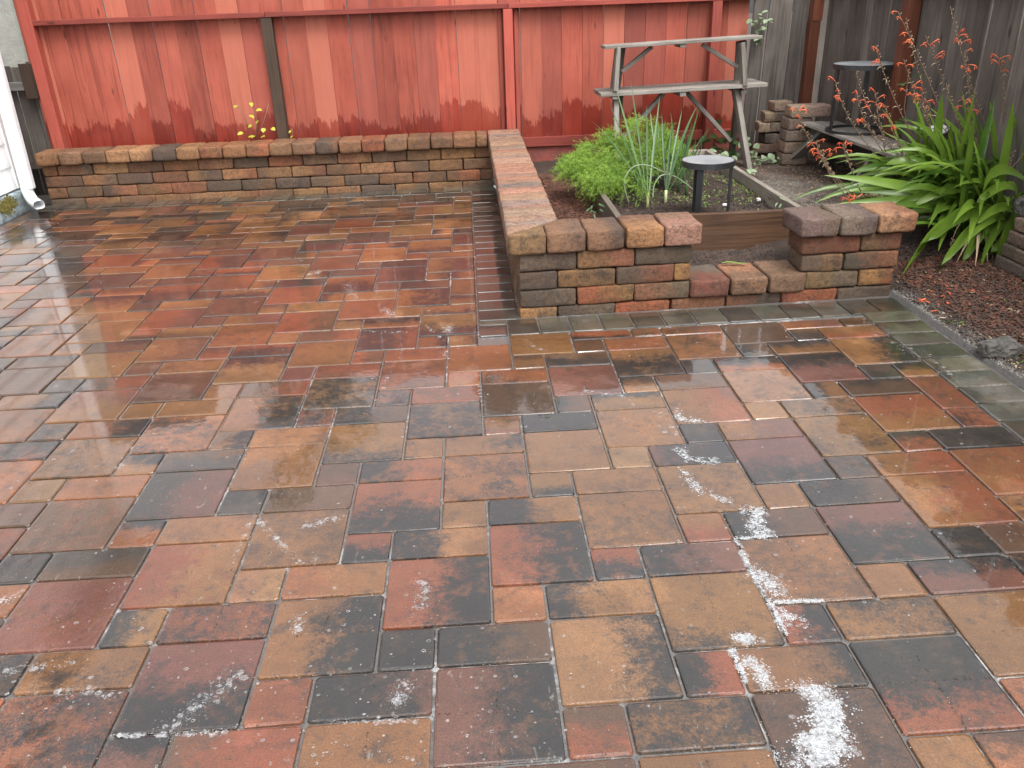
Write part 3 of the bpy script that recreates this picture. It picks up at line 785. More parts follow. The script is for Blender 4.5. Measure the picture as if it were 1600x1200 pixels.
# ================================================================== grey fences on the right
gf = empty('weathered_fence', (2.8, 6.13, 0), 'grey weathered board fence piece in the corner behind the plank shelf', 'fence')
for a, b_, dy in ((2.58, 2.705, 0), (2.715, 2.815, -.02), (2.82, 2.93, .0), (2.935, 3.03, -.012), (3.033, 3.09, 0), (3.02, 3.30, .03)):  # last board is added behind the post to block sky light through the gap
    o = fbox('board', (a, FY+dy, .05), (b_, FY+.02+dy, 2.0), M_GREYV, .004, gf, (2.8, 6.13, 0)); o.rotation_euler = (0, rnd.gauss(.01, .006), 0)
rp = fbox('post', (3.075, FY-.10, .05), (3.165, FY-.01, 1.25), M_RUST, .004, gf, (2.8, 6.13, 0)); rp['label'] = 'rust red corner post'
rp = fbox('post_extension', (3.085, FY-.105, 1.253), (3.175, FY-.015, 2.0), M_RUST, .004, gf, (2.8, 6.13, 0))
FX = 3.2
rf = empty('weathered_fence', (FX, 3.5, 0), 'long grey weathered board fence down the right side behind the orange flowers', 'fence')
y = 6.0; vs_ = []
for wv in (.138, .19, .12):
    for v in range(2):
        m_ = MB(); m_.box((0, -wv/2, .08), (.018, wv/2, 2.0), .003); me = mesh_of('board', m_.v, m_.f); me.materials.append(M_GREYV); vs_.append((wv, me))
while y > -2.2:
    wv, me = rnd.choice(vs_)
    o = link('board', me, None, rf, (rnd.uniform(-.004, .006), y-wv/2-3.5, rnd.uniform(-.01, .01))); o.rotation_euler = (rnd.gauss(0, .005), 0, rnd.gauss(0, .01))
    y -= wv + rnd.uniform(.002, .007)
fbox('rail', (FX-.06, -2.2, 1.475), (FX-.005, 6.0, 1.56), M_GREYV, .004, rf, (FX, 3.5, 0))
fbox('rail', (FX-.06, 4.5, .30), (FX-.005, 6.0, .385), M_GREYV, .004, rf, (FX, 3.5, 0))
o = fbox('post', (FX-.10, 4.36, .05), (FX-.006, 4.46, 2.0), M_RUST, .006, rf, (FX, 3.5, 0)); o['label'] = 'rust brown fence post'
o = fbox('post', (FX-.10, 1.9, .05), (FX-.006, 2.0, 2.0), M_RUST, .006, rf, (FX, 3.5, 0)); o['label'] = 'rust brown fence post'

# ================================================================== white house on the left
ho = empty('house', (-3.86, 3.0, 0), 'white clapboard house wall with downspout at the left edge', 'house')
HO = (-3.86, 3.0, 0)
E_ = .183
for i in range(19):
    z = .02+i*E_
    y1 = 5.10 if i == 0 else 5.50
    q = MB(); y0 = -3.6
    vs = [(-.002, y0-3, z), (.014, y0-3, z), (.002, y0-3, z+E_+.012), (-.012, y0-3, z+E_+.012)]
    vs += [(v[0], y1-3, v[2]) for v in vs]
    q.add(vs, [(0, 1, 2, 3), (4, 7, 6, 5), (0, 4, 5, 1), (1, 5, 6, 2), (2, 6, 7, 3), (3, 7, 4, 0)])
    q.build('siding_board', M_WHITE, ho)
fbox('wall_core', (-7.5, -3.6, .0), (-3.875, 5.6, 3.6), M_WHITE, 0, ho, HO)
fbox('corner_trim', (-3.874, 5.50, .20), (-3.84, 5.605, 3.58), M_WHITE, .003, ho, HO)
vs, fs = round_box(.04, .30, .10, .02, 2, .008, 3, 3)
o = link('foundation', mesh_of('foundation', vs, fs, True), M_FOUND, ho, (.005, 5.36-3, .088))
q = MB()
for i in range(420):
    yy = 5.20+rnd.gauss(0, .055); zz = .125+rnd.gauss(0, .028)
    c = Vector((.047, yy-3, zz)); r_ = rnd.uniform(.004, .009)
    vs, fs = round_box(r_*.6, r_, r_, r_*.4, 1); q.add([Vector(v)+c for v in vs], fs, rnd.random())
q.build('moss_patch', M_MOSS, ho)['kind'] = 'stuff'
fbox('roof', (-7.8, -4.0, 3.62), (-3.6, 5.8, 3.74), M_ROOF, .01, ho, HO)
fbox('soffit', (-3.86, -3.9, 3.585), (-3.64, 5.75, 3.615), M_EAVE, 0, ho, HO)
fbox('gutter', (-3.63, -3.9, 3.54), (-3.52, 5.75, 3.65), M_GUTTER, .01, ho, HO)
ds = fbox('downspout', (-3.79, 5.42, .20), (-3.69, 5.49, 3.54), M_SPOUT, .012, ho, HO); ds.rotation_euler.y = math.radians(.9); ds.location.x += .03
q = MB()
path = [(-3.75, 5.455, .23), (-3.75, 5.45, .19), (-3.735, 5.435, .145), (-3.705, 5.405, .112), (-3.665, 5.37, .095), (-3.625, 5.335, .088)]
ringv = []
for i, p in enumerate(path):
    d = (Vector(path[min(i+1, 5)])-Vector(path[max(i-1, 0)])).normalized()
    a = Vector((.72, -.68, 0)) if i > 1 else Vector((1, 0, 0)); upv = Vector((-.68, -.72, 0)).normalized() if False else None
    sd1 = Vector((.68, .72, 0)); sd1 = (sd1-d*sd1.dot(d)).normalized(); sd2 = d.cross(sd1)
    for k_ in range(10):
        an = 2*PI*k_/10; r1, r2 = .046, .036
        ringv.append(Vector(p) + sd1*(r1*math.copysign(abs(math.cos(an))**.6, math.cos(an))) + sd2*(r2*math.copysign(abs(math.sin(an))**.6, math.sin(an))) - Vector(HO))
fs = [(i*10+k_, i*10+(k_+1) % 10, (i+1)*10+(k_+1) % 10, (i+1)*10+k_) for i in range(5) for k_ in range(10)]
q.add(ringv, fs); el = q.build('spout_elbow', M_SPOUT, ho, True)

# ================================================================== timber bed
tb = empty('planter_bed', (1.4, 4.0, 0), 'raised timber bed of weathered boards holding fennel and leeks', 'planter')
TO = (1.4, 4.0, 0)
fbox('front_board', (.86, 2.965, .055), (1.955, 3.003, .348), M_WETW, .004, tb, TO)
fbox('side_board', (.845, 3.005, .10), (.883, 4.90, .345), M_GREYB, .004, tb, TO)
fbox('side_board', (1.93, 3.005, .10), (1.968, 5.05, .35), M_PALEW, .004, tb, TO)
fbox('back_board', (1.66, 5.055, .10), (1.968, 5.093, .35), M_PALEW, .004, tb, TO)
fbox('back_board', (.845, 4.905, .10), (1.655, 4.943, .34), M_GREYB, .004, tb, TO)

# ================================================================== plank shelf (picnic bench shape)
sh = empty('plank_shelf', (1.83, 5.5, .12), 'tall two tier weathered plank shelf standing before the red fence', 'shelf')
SO = Vector((1.83, 5.5, .12))
def beam(parent, org, name, p, q_, w_, d_, m, side=(0, 1, 0), ch=.003):
    """plank from p to q_, grain along it"""
    p, q_ = Vector(p), Vector(q_); ax = (q_-p); L = ax.length; ax.normalize()
    s_ = Vector(side); sx_ = (s_-ax*s_.dot(ax)).normalized(); sy_ = ax.cross(sx_)
    b2 = MB(); b2.box((-w_/2, -d_/2, -L/2), (w_/2, d_/2, L/2), ch)
    o = b2.build(name, m, parent)
    mt = Matrix((sx_, sy_, ax)).transposed().to_4x4(); mt.translation = (p+q_)/2-Vector(org)
    o.matrix_local = mt; return o
YS = 5.38
beam(sh, SO, 'top_shelf', (1.145, YS+.12, 1.137), (2.44, YS+.12, 1.172), .22, .024, M_GREYL, (0, 1, 0))
for k_ in range(3):
    beam(sh, SO, 'lower_shelf_plank', (1.11, YS+.04+.14*k_, .775), (2.505, YS+.04+.14*k_, .805), .137, .03, M_GREYL, (0, 1, 0))
for (xb, xt, s1) in ((1.235, 1.255, 1), (2.315, 2.275, -1)):
    beam(sh, SO, 'upper_support', (xb, YS-.0, .80), (xt, YS+.03, 1.135), .036, .085, M_GREYL, (1, 0, 0))
    beam(sh, SO, 'upper_support', (xb+.05, YS+.30, .80), (xt+.05, YS+.20, 1.135), .085, .04, M_GREYL, (1, 0, 0))
    beam(sh, SO, 'brace', (xt+s1*.02+.03, YS+.12, .94), (xt+s1*.30, YS+.12, 1.125), .05, .03, M_GREYL, (0, 1, 0))
    beam(sh, SO, 'leg', (xb+(.0 if s1 > 0 else .05), YS-.16, .12), (xt, YS+.10, .765), .042, .09, M_GREYL, (1, 0, 0))
    beam(sh, SO, 'leg', (xb+(.06 if s1 > 0 else .09), YS+.48, .12), (xt+.06, YS+.20, .765), .04, .085, M_GREYL, (1, 0, 0))
    beam(sh, SO, 'cleat', (xb, YS-.02, .752), (xb, YS+.38, .752), .05, .03, M_GREYL, (1, 0, 0))
    beam(sh, SO, 'brace', (xb+s1*.04, YS+.12, .34), (xb+s1*.44, YS+.16, .75), .06, .032, M_GREYL, (0, 1, 0))
beam(sh, SO, 'middle_cleat', (1.80, YS-.02, .755), (1.80, YS+.38, .755), .05, .035, M_GREYL, (1, 0, 0))
beam(sh, SO, 'middle_cleat', (1.79, YS+.02, 1.13), (1.79, YS+.22, 1.13), .05, .03, M_GREYL, (1, 0, 0))

# ================================================================== stools
def disc(mb, c, r, z0, z1, n=36, dish=0.):
    vs = []; fs = []
    for z, rr in ((z0, r-.002), (z0+.003, r), (z1-.002, r), (z1, r-.003), (z1-dish, r-.012), (z1-dish, .0)):
        if rr == 0: vs.append((c[0], c[1], z)); continue
        vs += [(c[0]+rr*math.cos(2*PI*k_/n), c[1]+rr*math.sin(2*PI*k_/n), z) for k_ in range(n)]
    for i in range(4):
        for k_ in range(n): fs.append((i*n+k_, i*n+(k_+1) % n, (i+1)*n+(k_+1) % n, (i+1)*n+k_))
    for k_ in range(n): fs.append((4*n+k_, 4*n+(k_+1) % n, 5*n))
    fs.append(tuple(range(n))[::-1]); mb.add(vs, fs)
def ringtube(mb, r, z, rw_, rh_, n=40):
    vs = []; fs = []
    for k_ in range(n):
        a = 2*PI*k_/n
        for dr, dz in ((-rw_, -rh_), (rw_, -rh_), (rw_, rh_), (-rw_, rh_)):
            vs.append(((r+dr)*math.cos(a), (r+dr)*math.sin(a), z+dz))
    for k_ in range(n):
        j = (k_+1) % n
        for i in range(4): fs.append((k_*4+i, j*4+i, j*4+(i+1) % 4, k_*4+(i+1) % 4))
    mb.add(vs, fs)
def stool(loc, r, H, angs, label, legw, rz=0):
    t_ = empty('metal_stool', loc, label, 'stool', 'round topped black metal stools', rz=rz)
    q = MB(); disc(q, (0, 0), r-.004, H-.010, H-.001, dish=.001); q.build('top', M_TOP, t_)
    q = MB(); ringtube(q, r-.003, H-.018, .004, .017); q.build('rim', M_BLACK, t_)
    q = MB(); ringtube(q, r-.012, .010, .010, .008); q.build('base_ring', M_BLACK, t_)
    for a in angs:
        q = MB(); q.obox((r-.016, 0, .018), (r-.016, 0, H-.03), legw, .012, .002, side=(0, 1, 0))
        o = q.build('leg', M_BLACK, t_); o.rotation_euler.z = a
    return t_
stool((1.43, 3.21, .235), .158, .382, (math.radians(238), math.radians(-30), math.radians(100)), 'small round metal stool standing in the timber bed beside the leeks', .036)
stool((2.995, 4.66, .512), .235, .49, (math.radians(186), math.radians(60), math.radians(-32)), 'taller round metal stool standing on the low plank bench', .032)

# ================================================================== low bench beside the right fence
lb = empty('low_bench', (2.92, 4.5, .12), 'low grey plank bench along the right fence with a metal stool on it', 'bench')
LO = Vector((2.92, 4.5, .12))
for k_, xx in enumerate((2.83, 2.93, 3.03)):
    beam(lb, LO, 'seat_plank', (xx, 3.62+.03*k_, .500), (xx, 5.27-.02*k_, .500), .098, .022, M_GREYL, (1, 0, 0))
beam(lb, LO, 'leg', (2.735, 5.36, .13), (2.90, 5.02, .46), .09, .035, M_GREYL, (1, 0, 0))
beam(lb, LO, 'leg', (3.08, 5.30, .13), (2.98, 5.02, .46), .09, .035, M_GREYL, (1, 0, 0))
beam(lb, LO, 'leg', (2.78, 4.22, .13), (2.86, 4.02, .47), .035, .03, M_PALEW, (1, 0, 0))
beam(lb, LO, 'leg', (3.06, 3.80, .13), (2.98, 3.95, .47), .05, .03, M_GREYL, (1, 0, 0))
beam(lb, LO, 'stretcher', (2.86, 3.75, .36), (2.86, 5.15, .36), .09, .03, M_BRPOST, (0, 0, 1))

# ================================================================== loose stacked blocks by the bench
LC = ([(.26, .20, .155), (.20, .155, .12), (.30, .22, .155), (.16, .135, .115)], [1, 1, 1, 1])
def loose(c, L, Dp, H, rz, label, ca, cb):
    o = link('concrete_block', block_mesh(L, Dp, H, rnd.randrange(4), .013, .004), None, None, c); o.rotation_euler = (0, 0, rz)
    paint(o, vary(ca), vary(cb), L/2, Dp/2, rnd.choice('lrn'), -.3); tag(o, label, 'block', 'loose blocks stacked beside the low bench')
Yr = 5.28
g1, g2, g3, g4 = LC[0]
R_ = [(1263, 177, .31, 'top block of the right stack behind the bench end, pale and longest', g1, g3)]
z = .155
labs = ['bottom block of the right stack, half behind the leaning bench leg', 'second block from the ground in the right stack by the bench', 'third block from the ground in the right stack, level with the stack gap', 'fourth block in the right stack just under the long pale top block']
for i in range(4):
    xx = 2.66+.004*i
    loose((xx+.11, Yr+.07, z+.048), .215, .19, .096, rnd.uniform(-.04, .04), labs[i], LC[0][i % 4], LC[0][(i+1) % 4]); z += .097
loose((2.86, Yr+.05, z+.048), .34, .17, .096, .0, 'pale long block lying on top of the right stack', g1, g3)
YL = 5.72
def at(px, py, Y=YL): return onY(px, py, Y)
LS = [((1201, 231), .28, 'lowest reddish block of the left stack, lying on the soil', (.16, .085, .06), g4), ((1202, 216), .115, 'dark small block low in the left stack above the reddish one', (.075, .06, .05), g4), ((1219.5, 216), .10, 'light grey small block low in the left stack beside a dark one', (.24, .24, .235), g4),
      ((1194, 199), .11, 'tan square block end at the left side of the left stack', (.30, .23, .15), g1), ((1217, 198), .17, 'tan and grey block in the middle of the left stack', g1, g4), ((1215, 182), .24, 'dark and tan block second from top of the left stack', (.10, .075, .055), (.29, .22, .14)), ((1222, 166), .17, 'top block of the left stack with dry debris on it', (.27, .21, .15), g2)]
for (pp, L, lab, ca, cb) in LS:
    p_ = at(*pp); loose((p_.x, p_.y+.05, p_.z), L, .17, .088, rnd.uniform(-.12, .12), lab, ca, cb)

# ================================================================== small loose things
def rock(name, c, s, seed, m, label, cat):
    vs, fs = round_box(s[0], s[1], s[2], min(s)*.45, 2, min(s)*.34, seed, 7)
    vs = [v + mnoise.noise_vector(v*60+Vector((seed, 0, 0)))*min(s)*.22 for v in vs]
    o = link(name, mesh_of(name, vs, fs, min(s) < .02), m, None, c); tag(o, label, cat); return o
p_ = onZ(1563, 540, .05); rock('broken_concrete', (p_.x, p_.y, .035), (.082, .05, .036), 4, M_ROCK, 'broken lump of grey concrete half sunk in the mulch', 'rock')
rock('stone', (3.0, 2.50, .43), (.05, .06, .045), 9, M_ROCK, 'dark grey stone lying on the retaining wall at the right edge', 'rock')
p_ = onZ(1134, 321, .28); rock('white_shard', (p_.x, p_.y, .285), (.022, .012, .006), 3, M_SHARD, 'white ceramic shard on the soil near the small stool', 'shard')
p_ = onZ(1185, 312, .28); rock('pebble', (p_.x, p_.y, .283), (.012, .012, .009), 5, M_SHARD, 'pale pebble on the soil at the bed side board', 'pebble')
q = MB(); vs = []; n = 28
for rr, zz in ((.075, 0), (.078, .012), (.055, .03), (0.0, .036)):
    if rr == 0: vs.append((0, 0, zz))
    else: vs += [(rr*math.cos(2*PI*k_/n), rr*math.sin(2*PI*k_/n), zz) for k_ in range(n)]
fs = [(i*n+k_, i*n+(k_+1) % n, (i+1)*n+(k_+1) % n, (i+1)*n+k_) for i in range(2) for k_ in range(n)] + [(2*n+k_, 2*n+(k_+1) % n, 3*n) for k_ in range(n)] + [tuple(range(n))[::-1]]
q.add(vs, fs); p_ = onX(1463, 206, 3.12)
o = q.build('white_dish', M_DISH, None, True, (3.12, p_.y, p_.z)); o.rotation_euler = (.12, math.radians(-14), 0)
tag(o, 'upturned white dish leaning at the grey fence behind strap leaves', 'dish')
q = MB(); vs = []
for rr, zz in ((.08, 0), (.115, .17), (.122, .17), (.122, .19), (.108, .19), (.10, .12), (.0, .12)):
    if rr == 0: vs.append((0, 0, zz))
    else: vs += [(rr*math.cos(2*PI*k_/n), rr*math.sin(2*PI*k_/n), zz) for k_ in range(n)]
fs = [(i*n+k_, i*n+(k_+1) % n, (i+1)*n+(k_+1) % n, (i+1)*n+k_) for i in range(5) for k_ in range(n)] + [(5*n+k_, 5*n+(k_+1) % n, 6*n) for k_ in range(n)] + [tuple(range(n))[::-1]]
q.add(vs, fs); p_ = onZ(1388, 300, .13)
o = q.build('plant_pot', M_POT, None, True, (p_.x, p_.y, .12)); tag(o, 'black plastic plant pot almost hidden under the strap leaves', 'pot')

# ================================================================== plants
def bez(p0, p1, p2, n=9):
    out = []
    for i in range(n):
        t_ = i/(n-1); out.append(p0*(1-t_)**2 + p1*2*t_*(1-t_) + p2*t_*t_)
    return out
def prof(w_, n=9, base=.45): return [w_*max(.03, (base+(1-base)*math.sin(min(1, i/(n-1)*1.9)*PI/2))*(1-max(0, (i/(n-1)-.45)/.55)**1.8)) for i in range(n)]
# fennel
fe = empty('fennel_plant', (1.1, 4.3, .26), 'bushy bright green feathery fennel in the left of the timber bed', 'plant')
FO = Vector((1.1, 4.3, .26)); q = MB(); stq = MB()
lobes = []
r2 = random.Random(5)
for i in range(150):
    px, py = r2.uniform(885, 1062), 0
    f = (px-885)/177
    top = 248 - 66*math.sin(min(1, f*1.35)*PI/2)**.9 if f < .75 else 186+ (f-.75)*4*30
    bot = 285 + 20*math.sin(f*PI*.9) - (30 if f > .7 else 0) - (15 if f < .15 else 0)
    py = r2.uniform(top+9, bot-8)
    dep = 4.72 - (py-190)/110*1.15 + r2.uniform(-.10, .12)
    if f < .25: dep = min(dep, 4.6)
    p = onY(px, py, dep)
    if p.z < .28: p.z = .28+r2.random()*.05
    lobes.append(p)
base_ = Vector((1.25, 4.35, .26))
for p in lobes:
    mid = (base_+p)/2 + Vector((0, 0, .06))
    stq.tube([v-FO for v in bez(base_+Vector((r2.uniform(-.08, .08), r2.uniform(-.1, .1), 0)), mid, p, 5)], [.004, .0035, .003, .002, .0015], 4, .4)
    out = (p-base_); out.z *= .6; out.normalize()
    sh_ = r2.random()
    for s_ in range(22):       # sprigs within a lobe
        d = (Vector((r2.gauss(0, 1), r2.gauss(0, 1), r2.gauss(.25, .8))).normalized() + out*.8).normalized()
        L = r2.uniform(.05, .125); a0 = p + Vector((r2.gauss(0, .022), r2.gauss(0, .022), r2.gauss(0, .018)))
        tip = a0 + d*L + Vector((0, 0, -.035))
        for k_ in range(15):
            t_ = r2.random()**.8; c = a0.lerp(a0+d*L, t_) + Vector((0, 0, -.035*t_*t_))
            dd = (d*.8 + Vector((r2.gauss(0, .7), r2.gauss(0, .7), r2.gauss(0, .6)))).normalized()
            l = r2.uniform(.018, .042)*(1.15-t_*.5); e = c+dd*l+Vector((0, 0, -.006))
            sd_ = dd.cross(Vector((r2.uniform(-1, 1), r2.uniform(-1, 1), r2.uniform(-1, 1)))).normalized()*.0017
            q.add([c-sd_-FO, c+sd_-FO, e-FO], [(0, 1, 2)], max(.01, sh_*.6+t_*.5))
o = q.build('foliage', M_FENNEL, fe); o['kind'] = 'stuff'; stq.build('stems', M_GSTEM, fe)['kind'] = 'stuff'
# leeks
def strap_leaf(parent, org, base, mid, tip, w_, m, name='leaf', fold=.35, n=9, shade=None, side=None, twist=0.):
    q = MB(); base, mid, tip = Vector(base), Vector(mid), Vector(tip)
    q.strap([v-Vector(org) for v in bez(base, mid, tip, n)], prof(w_, n), rnd.random() if shade is None else shade, fold, side, twist)
    return q.build(name, m, parent, True)
def leek(bx, by, leaves, label, pale=True):
    org = (bx, by, .26); t_ = empty('leek_plant', org, label, 'plant', 'leeks growing in the timber bed')
    q = MB(); q.tube([(0, 0, -.01), (0, 0, .05), (0, 0, .10)], [.011, .010, .009], 8, .5); q.build('stalk', M_PALEST if pale else M_LEEK, t_, True)
    for (tx, ty, dY, w_, arch) in leaves:
        tip = onY(tx, ty, by+dY); b0 = Vector((bx+rnd.uniform(-.006, .006), by, .31)); m_ = b0.lerp(tip, .55) + Vector((0, 0, arch))
        strap_leaf(t_, org, b0, m_, tip, w_*.62, M_LEEK, side=(1, .3, 0) if abs(tip.x-b0.x) < .25 else None)
p1 = onZ(1012, 318, .29); p2 = onZ(1040, 314, .29)
leek(p1.x, p1.y, [(962, 135, 1.0, .028, .0), (952, 160, 1.0, .02, .0), (1031, 150, .5, .03, .02), (985, 125, .9, .02, .05), (1010, 165, .7, .024, .12), (925, 190, .6, .016, .1)], 'left leek with pale stalk nearest the fennel')
leek(p2.x, p2.y, [(1090, 165, .3, .03, .12), (1066, 170, .35, .026, .02), (1050, 190, .2, .022, .02), (1108, 200, .1, .018, .03), (1034, 175, .4, .022, .0)], 'right leek with pale stalk just left of the small stool')
p3 = onZ(1060, 296, .28); p4 = onZ(1028, 290, .28); p5 = onZ(1072, 300, .28)
leek(p3.x, p3.y, [(1093, 168, .0, .03, .02), (1082, 190, .1, .026, .0), (1048, 175, .1, .024, .02), (1112, 195, .1, .018, .01), (1073, 210, -.1, .02, .0), (1100, 240, -.2, .016, .03), (1040, 225, -.1, .02, .04)], 'tall upright leek clump behind the small stool', False)
leek(p4.x, p4.y, [(1030, 195, .2, .026, .0), (1040, 185, .1, .022, .01), (1015, 170, .3, .022, .04), (1003, 215, .0, .02, .05), (1050, 200, -.1, .02, .02)], 'leek clump in front of the fennel at its right edge', False)
leek(p5.x, p5.y, [(1065, 205, .0, .022, .0), (1088, 215, .0, .02, .02), (1100, 225, -.1, .018, .05), (1054, 230, -.1, .016, .03), (1118, 275, -.2, .012, .06)], 'short leek clump directly behind the stool leg', False)
for nm, pts, lab in (('bent_leaf', [(983, 318), (975, 285), (988, 262), (1010, 258), (1035, 268), (1062, 280), (1085, 298), (1108, 318)], 'long pale bent leek leaf arching over the soil'), ('bent_leaf', [(1020, 310), (1022, 290), (1032, 275), (1048, 272)], 'short pale bent leaf hoop behind the long one')):
    q = MB(); P0 = [onY(a, b_, 3.62+.02*i) for i, (a, b_) in enumerate(pts)]
    sm = []
    for i in range(len(P0)-1):
        a, b_ = P0[i], P0[i+1]; a0 = P0[max(i-1, 0)]; b0 = P0[min(i+2, len(P0)-1)]
        for k_ in range(4):
            t_ = k_/4; sm.append(.5*((2*a)+(b_-a0)*t_+(2*a0-5*a+4*b_-b0)*t_*t_+(3*a-a0-3*b_+b0)*t_**3))
    sm.append(P0[-1]); q.tube(sm, [.0042]*len(sm), 6, .8)
    tag(q.build(nm, M_VAR, None, True), lab, 'leaf')
# broad leaf helper
def leaflet(mb, c, d, nrm_, L, W, shade, notch=0.):
    d = d.normalized(); s_ = nrm_.cross(d).normalized(); nn = d.cross(s_)
    prof_ = [(0, 0), (.15, .75), (.38, 1.), (.62, .88), (.84, .5), (1, 0)]
    vs = [c]; 
    for t_, w_ in prof_[1:-1]: vs += [c + d*(L*t_) + s_*(W*w_/2) + nn*(.12*W*w_), c + d*(L*t_), c + d*(L*t_) - s_*(W*w_/2) + nn*(.12*W*w_)]
    vs.append(c+d*L-nn*.1*L); n = len(vs)-1
    fs = [(0, 1, 2), (0, 2, 3)]
    for i in range(3):
        a = 1+3*i; fs += [(a, a+3, a+4, a+1), (a+1, a+4, a+5, a+2)]
    a = 10; fs += [(a, n, a+1), (a+1, n, a+2)]
    mb.add(vs, fs, max(shade, .01))
def bushy(name, spots, m, label, cat, L, yfn, per=1, stems=None, parts=True, group=None, W=.85):
    c0 = yfn(*spots[0]); t_ = empty(name, c0, label, cat, group); org = Vector(c0)
    if stems:
        for s_ in stems:
            q = MB(); pts = [yfn(*p)-org for p in s_]; q.tube(pts, [.004*(1-.5*i/len(pts)) for i in range(len(pts))], 5, .3); q.build('stem', M_STEM, t_, True)
    for sp in spots:
        p = yfn(*sp)
        for k_ in range(per):
            q = MB(); o_ = Vector((rnd.gauss(0, .012), rnd.gauss(0, .012), rnd.gauss(0, .008))) if per > 1 else Vector((0, 0, 0))
            leaflet(q, p-org+o_, Vector((rnd.uniform(-1, 1), rnd.uniform(-1, -.1), rnd.uniform(-.5, .15))), Vector((rnd.gauss(0, .3), -.5, 1)).normalized(), L*rnd.uniform(.75, 1.2), L*W*rnd.uniform(.8, 1.1), rnd.random())
            q.build('leaf', m, t_, True)
    return t_
Yv = lambda Y: (lambda px, py: onY(px, py, Y))
bushy('young_shrub', [(392, 160), (400, 172), (404, 188), (390, 180), (394, 196), (412, 200), (424, 200), (380, 207), (371, 165), (408, 214), (398, 212), (388, 214)], M_YEL, 'yellow leaved sapling rising behind the back wall against the fence', 'plant', .05, Yv(6.02), 1,
      [[(398, 222), (402, 190), (392, 156)], [(398, 222), (412, 190), (420, 162)], [(394, 222), (384, 185), (368, 162)]])
bushy('weed_sprig', [(455, 204), (458, 212)], M_YEL, 'tiny yellow sprig right of the dark brown fence post', 'plant', .03, Yv(6.02), 1, [[(458, 220), (456, 200)]])
bushy('vine', [(1186, 22), (1189, 38), (1182, 36), (1195, 30), (1200, 33), (1186, 46), (1190, 44), (1183, 60), (1188, 62), (1177, 34)], M_VAR, 'pale green vine sprig poking through the grey fence above the shelf', 'plant', .055, Yv(6.05), 2,
      [[(1188, 72), (1187, 45), (1186, 20)]])
bushy('nasturtium', [(1118, 190), (1130, 205), (1105, 212), (1120, 218), (1140, 214), (1112, 230), (1128, 232), (1150, 222), (1096, 222), (1135, 240), (1101, 238), (1146, 236)], M_IVY, 'dark round leaved plant at the fence foot under the shelf', 'plant', .085, lambda a, b_: onY(a, b_, 5.75), 2, W=1.)
bushy('variegated_plant', [(1166, 214), (1172, 222), (1165, 232), (1176, 236), (1160, 226), (1170, 245), (1180, 228)], M_VAR, 'pale leaved plant behind the right shelf leg', 'plant', .07, lambda a, b_: onY(a, b_, 5.6), 2)
bushy('variegated_plant', [(1186, 248), (1196, 244), (1206, 240), (1214, 248), (1200, 254), (1190, 256), (1222, 244), (1212, 256), (1181, 252)], M_VAR, 'pale leaved low plant in front of the left block stack', 'plant', .07, lambda a, b_: onY(a, b_, 5.35), 2)
bushy('variegated_plant', [(1110, 236), (1118, 243), (1140, 247), (1145, 250), (1128, 240)], M_VAR, 'pale leaved plant behind the back right corner of the timber bed', 'plant', .06, lambda a, b_: onY(a, b_, 5.2), 2)
bushy('variegated_plant', [(1168, 266), (1176, 268), (1180, 262), (1172, 270)], M_VAR, 'small weed on the path beside the bed side board', 'plant', .045, lambda a, b_: onZ(a, b_, .18), 2)
bushy('vine', [(1412, 130), (1425, 118), (1405, 190), (1400, 198), (1412, 185)], M_IVY, 'green round leaved vine on the rust brown fence post', 'plant', .085, lambda a, b_: onX(a, b_, 3.08), 1, [[(1420, 215), (1413, 170), (1420, 110)]], W=1.)
bushy('weed_sprig', [(1217, 308), (1221, 318), (1215, 316)], M_VAR, 'pale green shoot inside the bed at the right front corner', 'plant', .05, Yv(3.08), 1, W=.25)
bushy('weed_sprig', [(928, 322), (932, 330), (925, 328), (935, 322)], M_LEEK, 'green sprig in the red mulch beside the bed side board', 'plant', .04, Yv(2.85), 2, W=.3)
# cut leaf lying in the notch
q = MB(); a, b_ = onZ(1128, 411, .165), onZ(1168, 411, .165); q.strap([a.lerp(b_, i/6)+Vector((0, 0, .004*math.sin(i))) for i in range(7)], [.012, .02, .024, .024, .022, .018, .004], .9, .3)
tag(q.build('fallen_leaf', M_WEED, None, True), 'cut green leaf lying on the soil behind the low step', 'leaf')

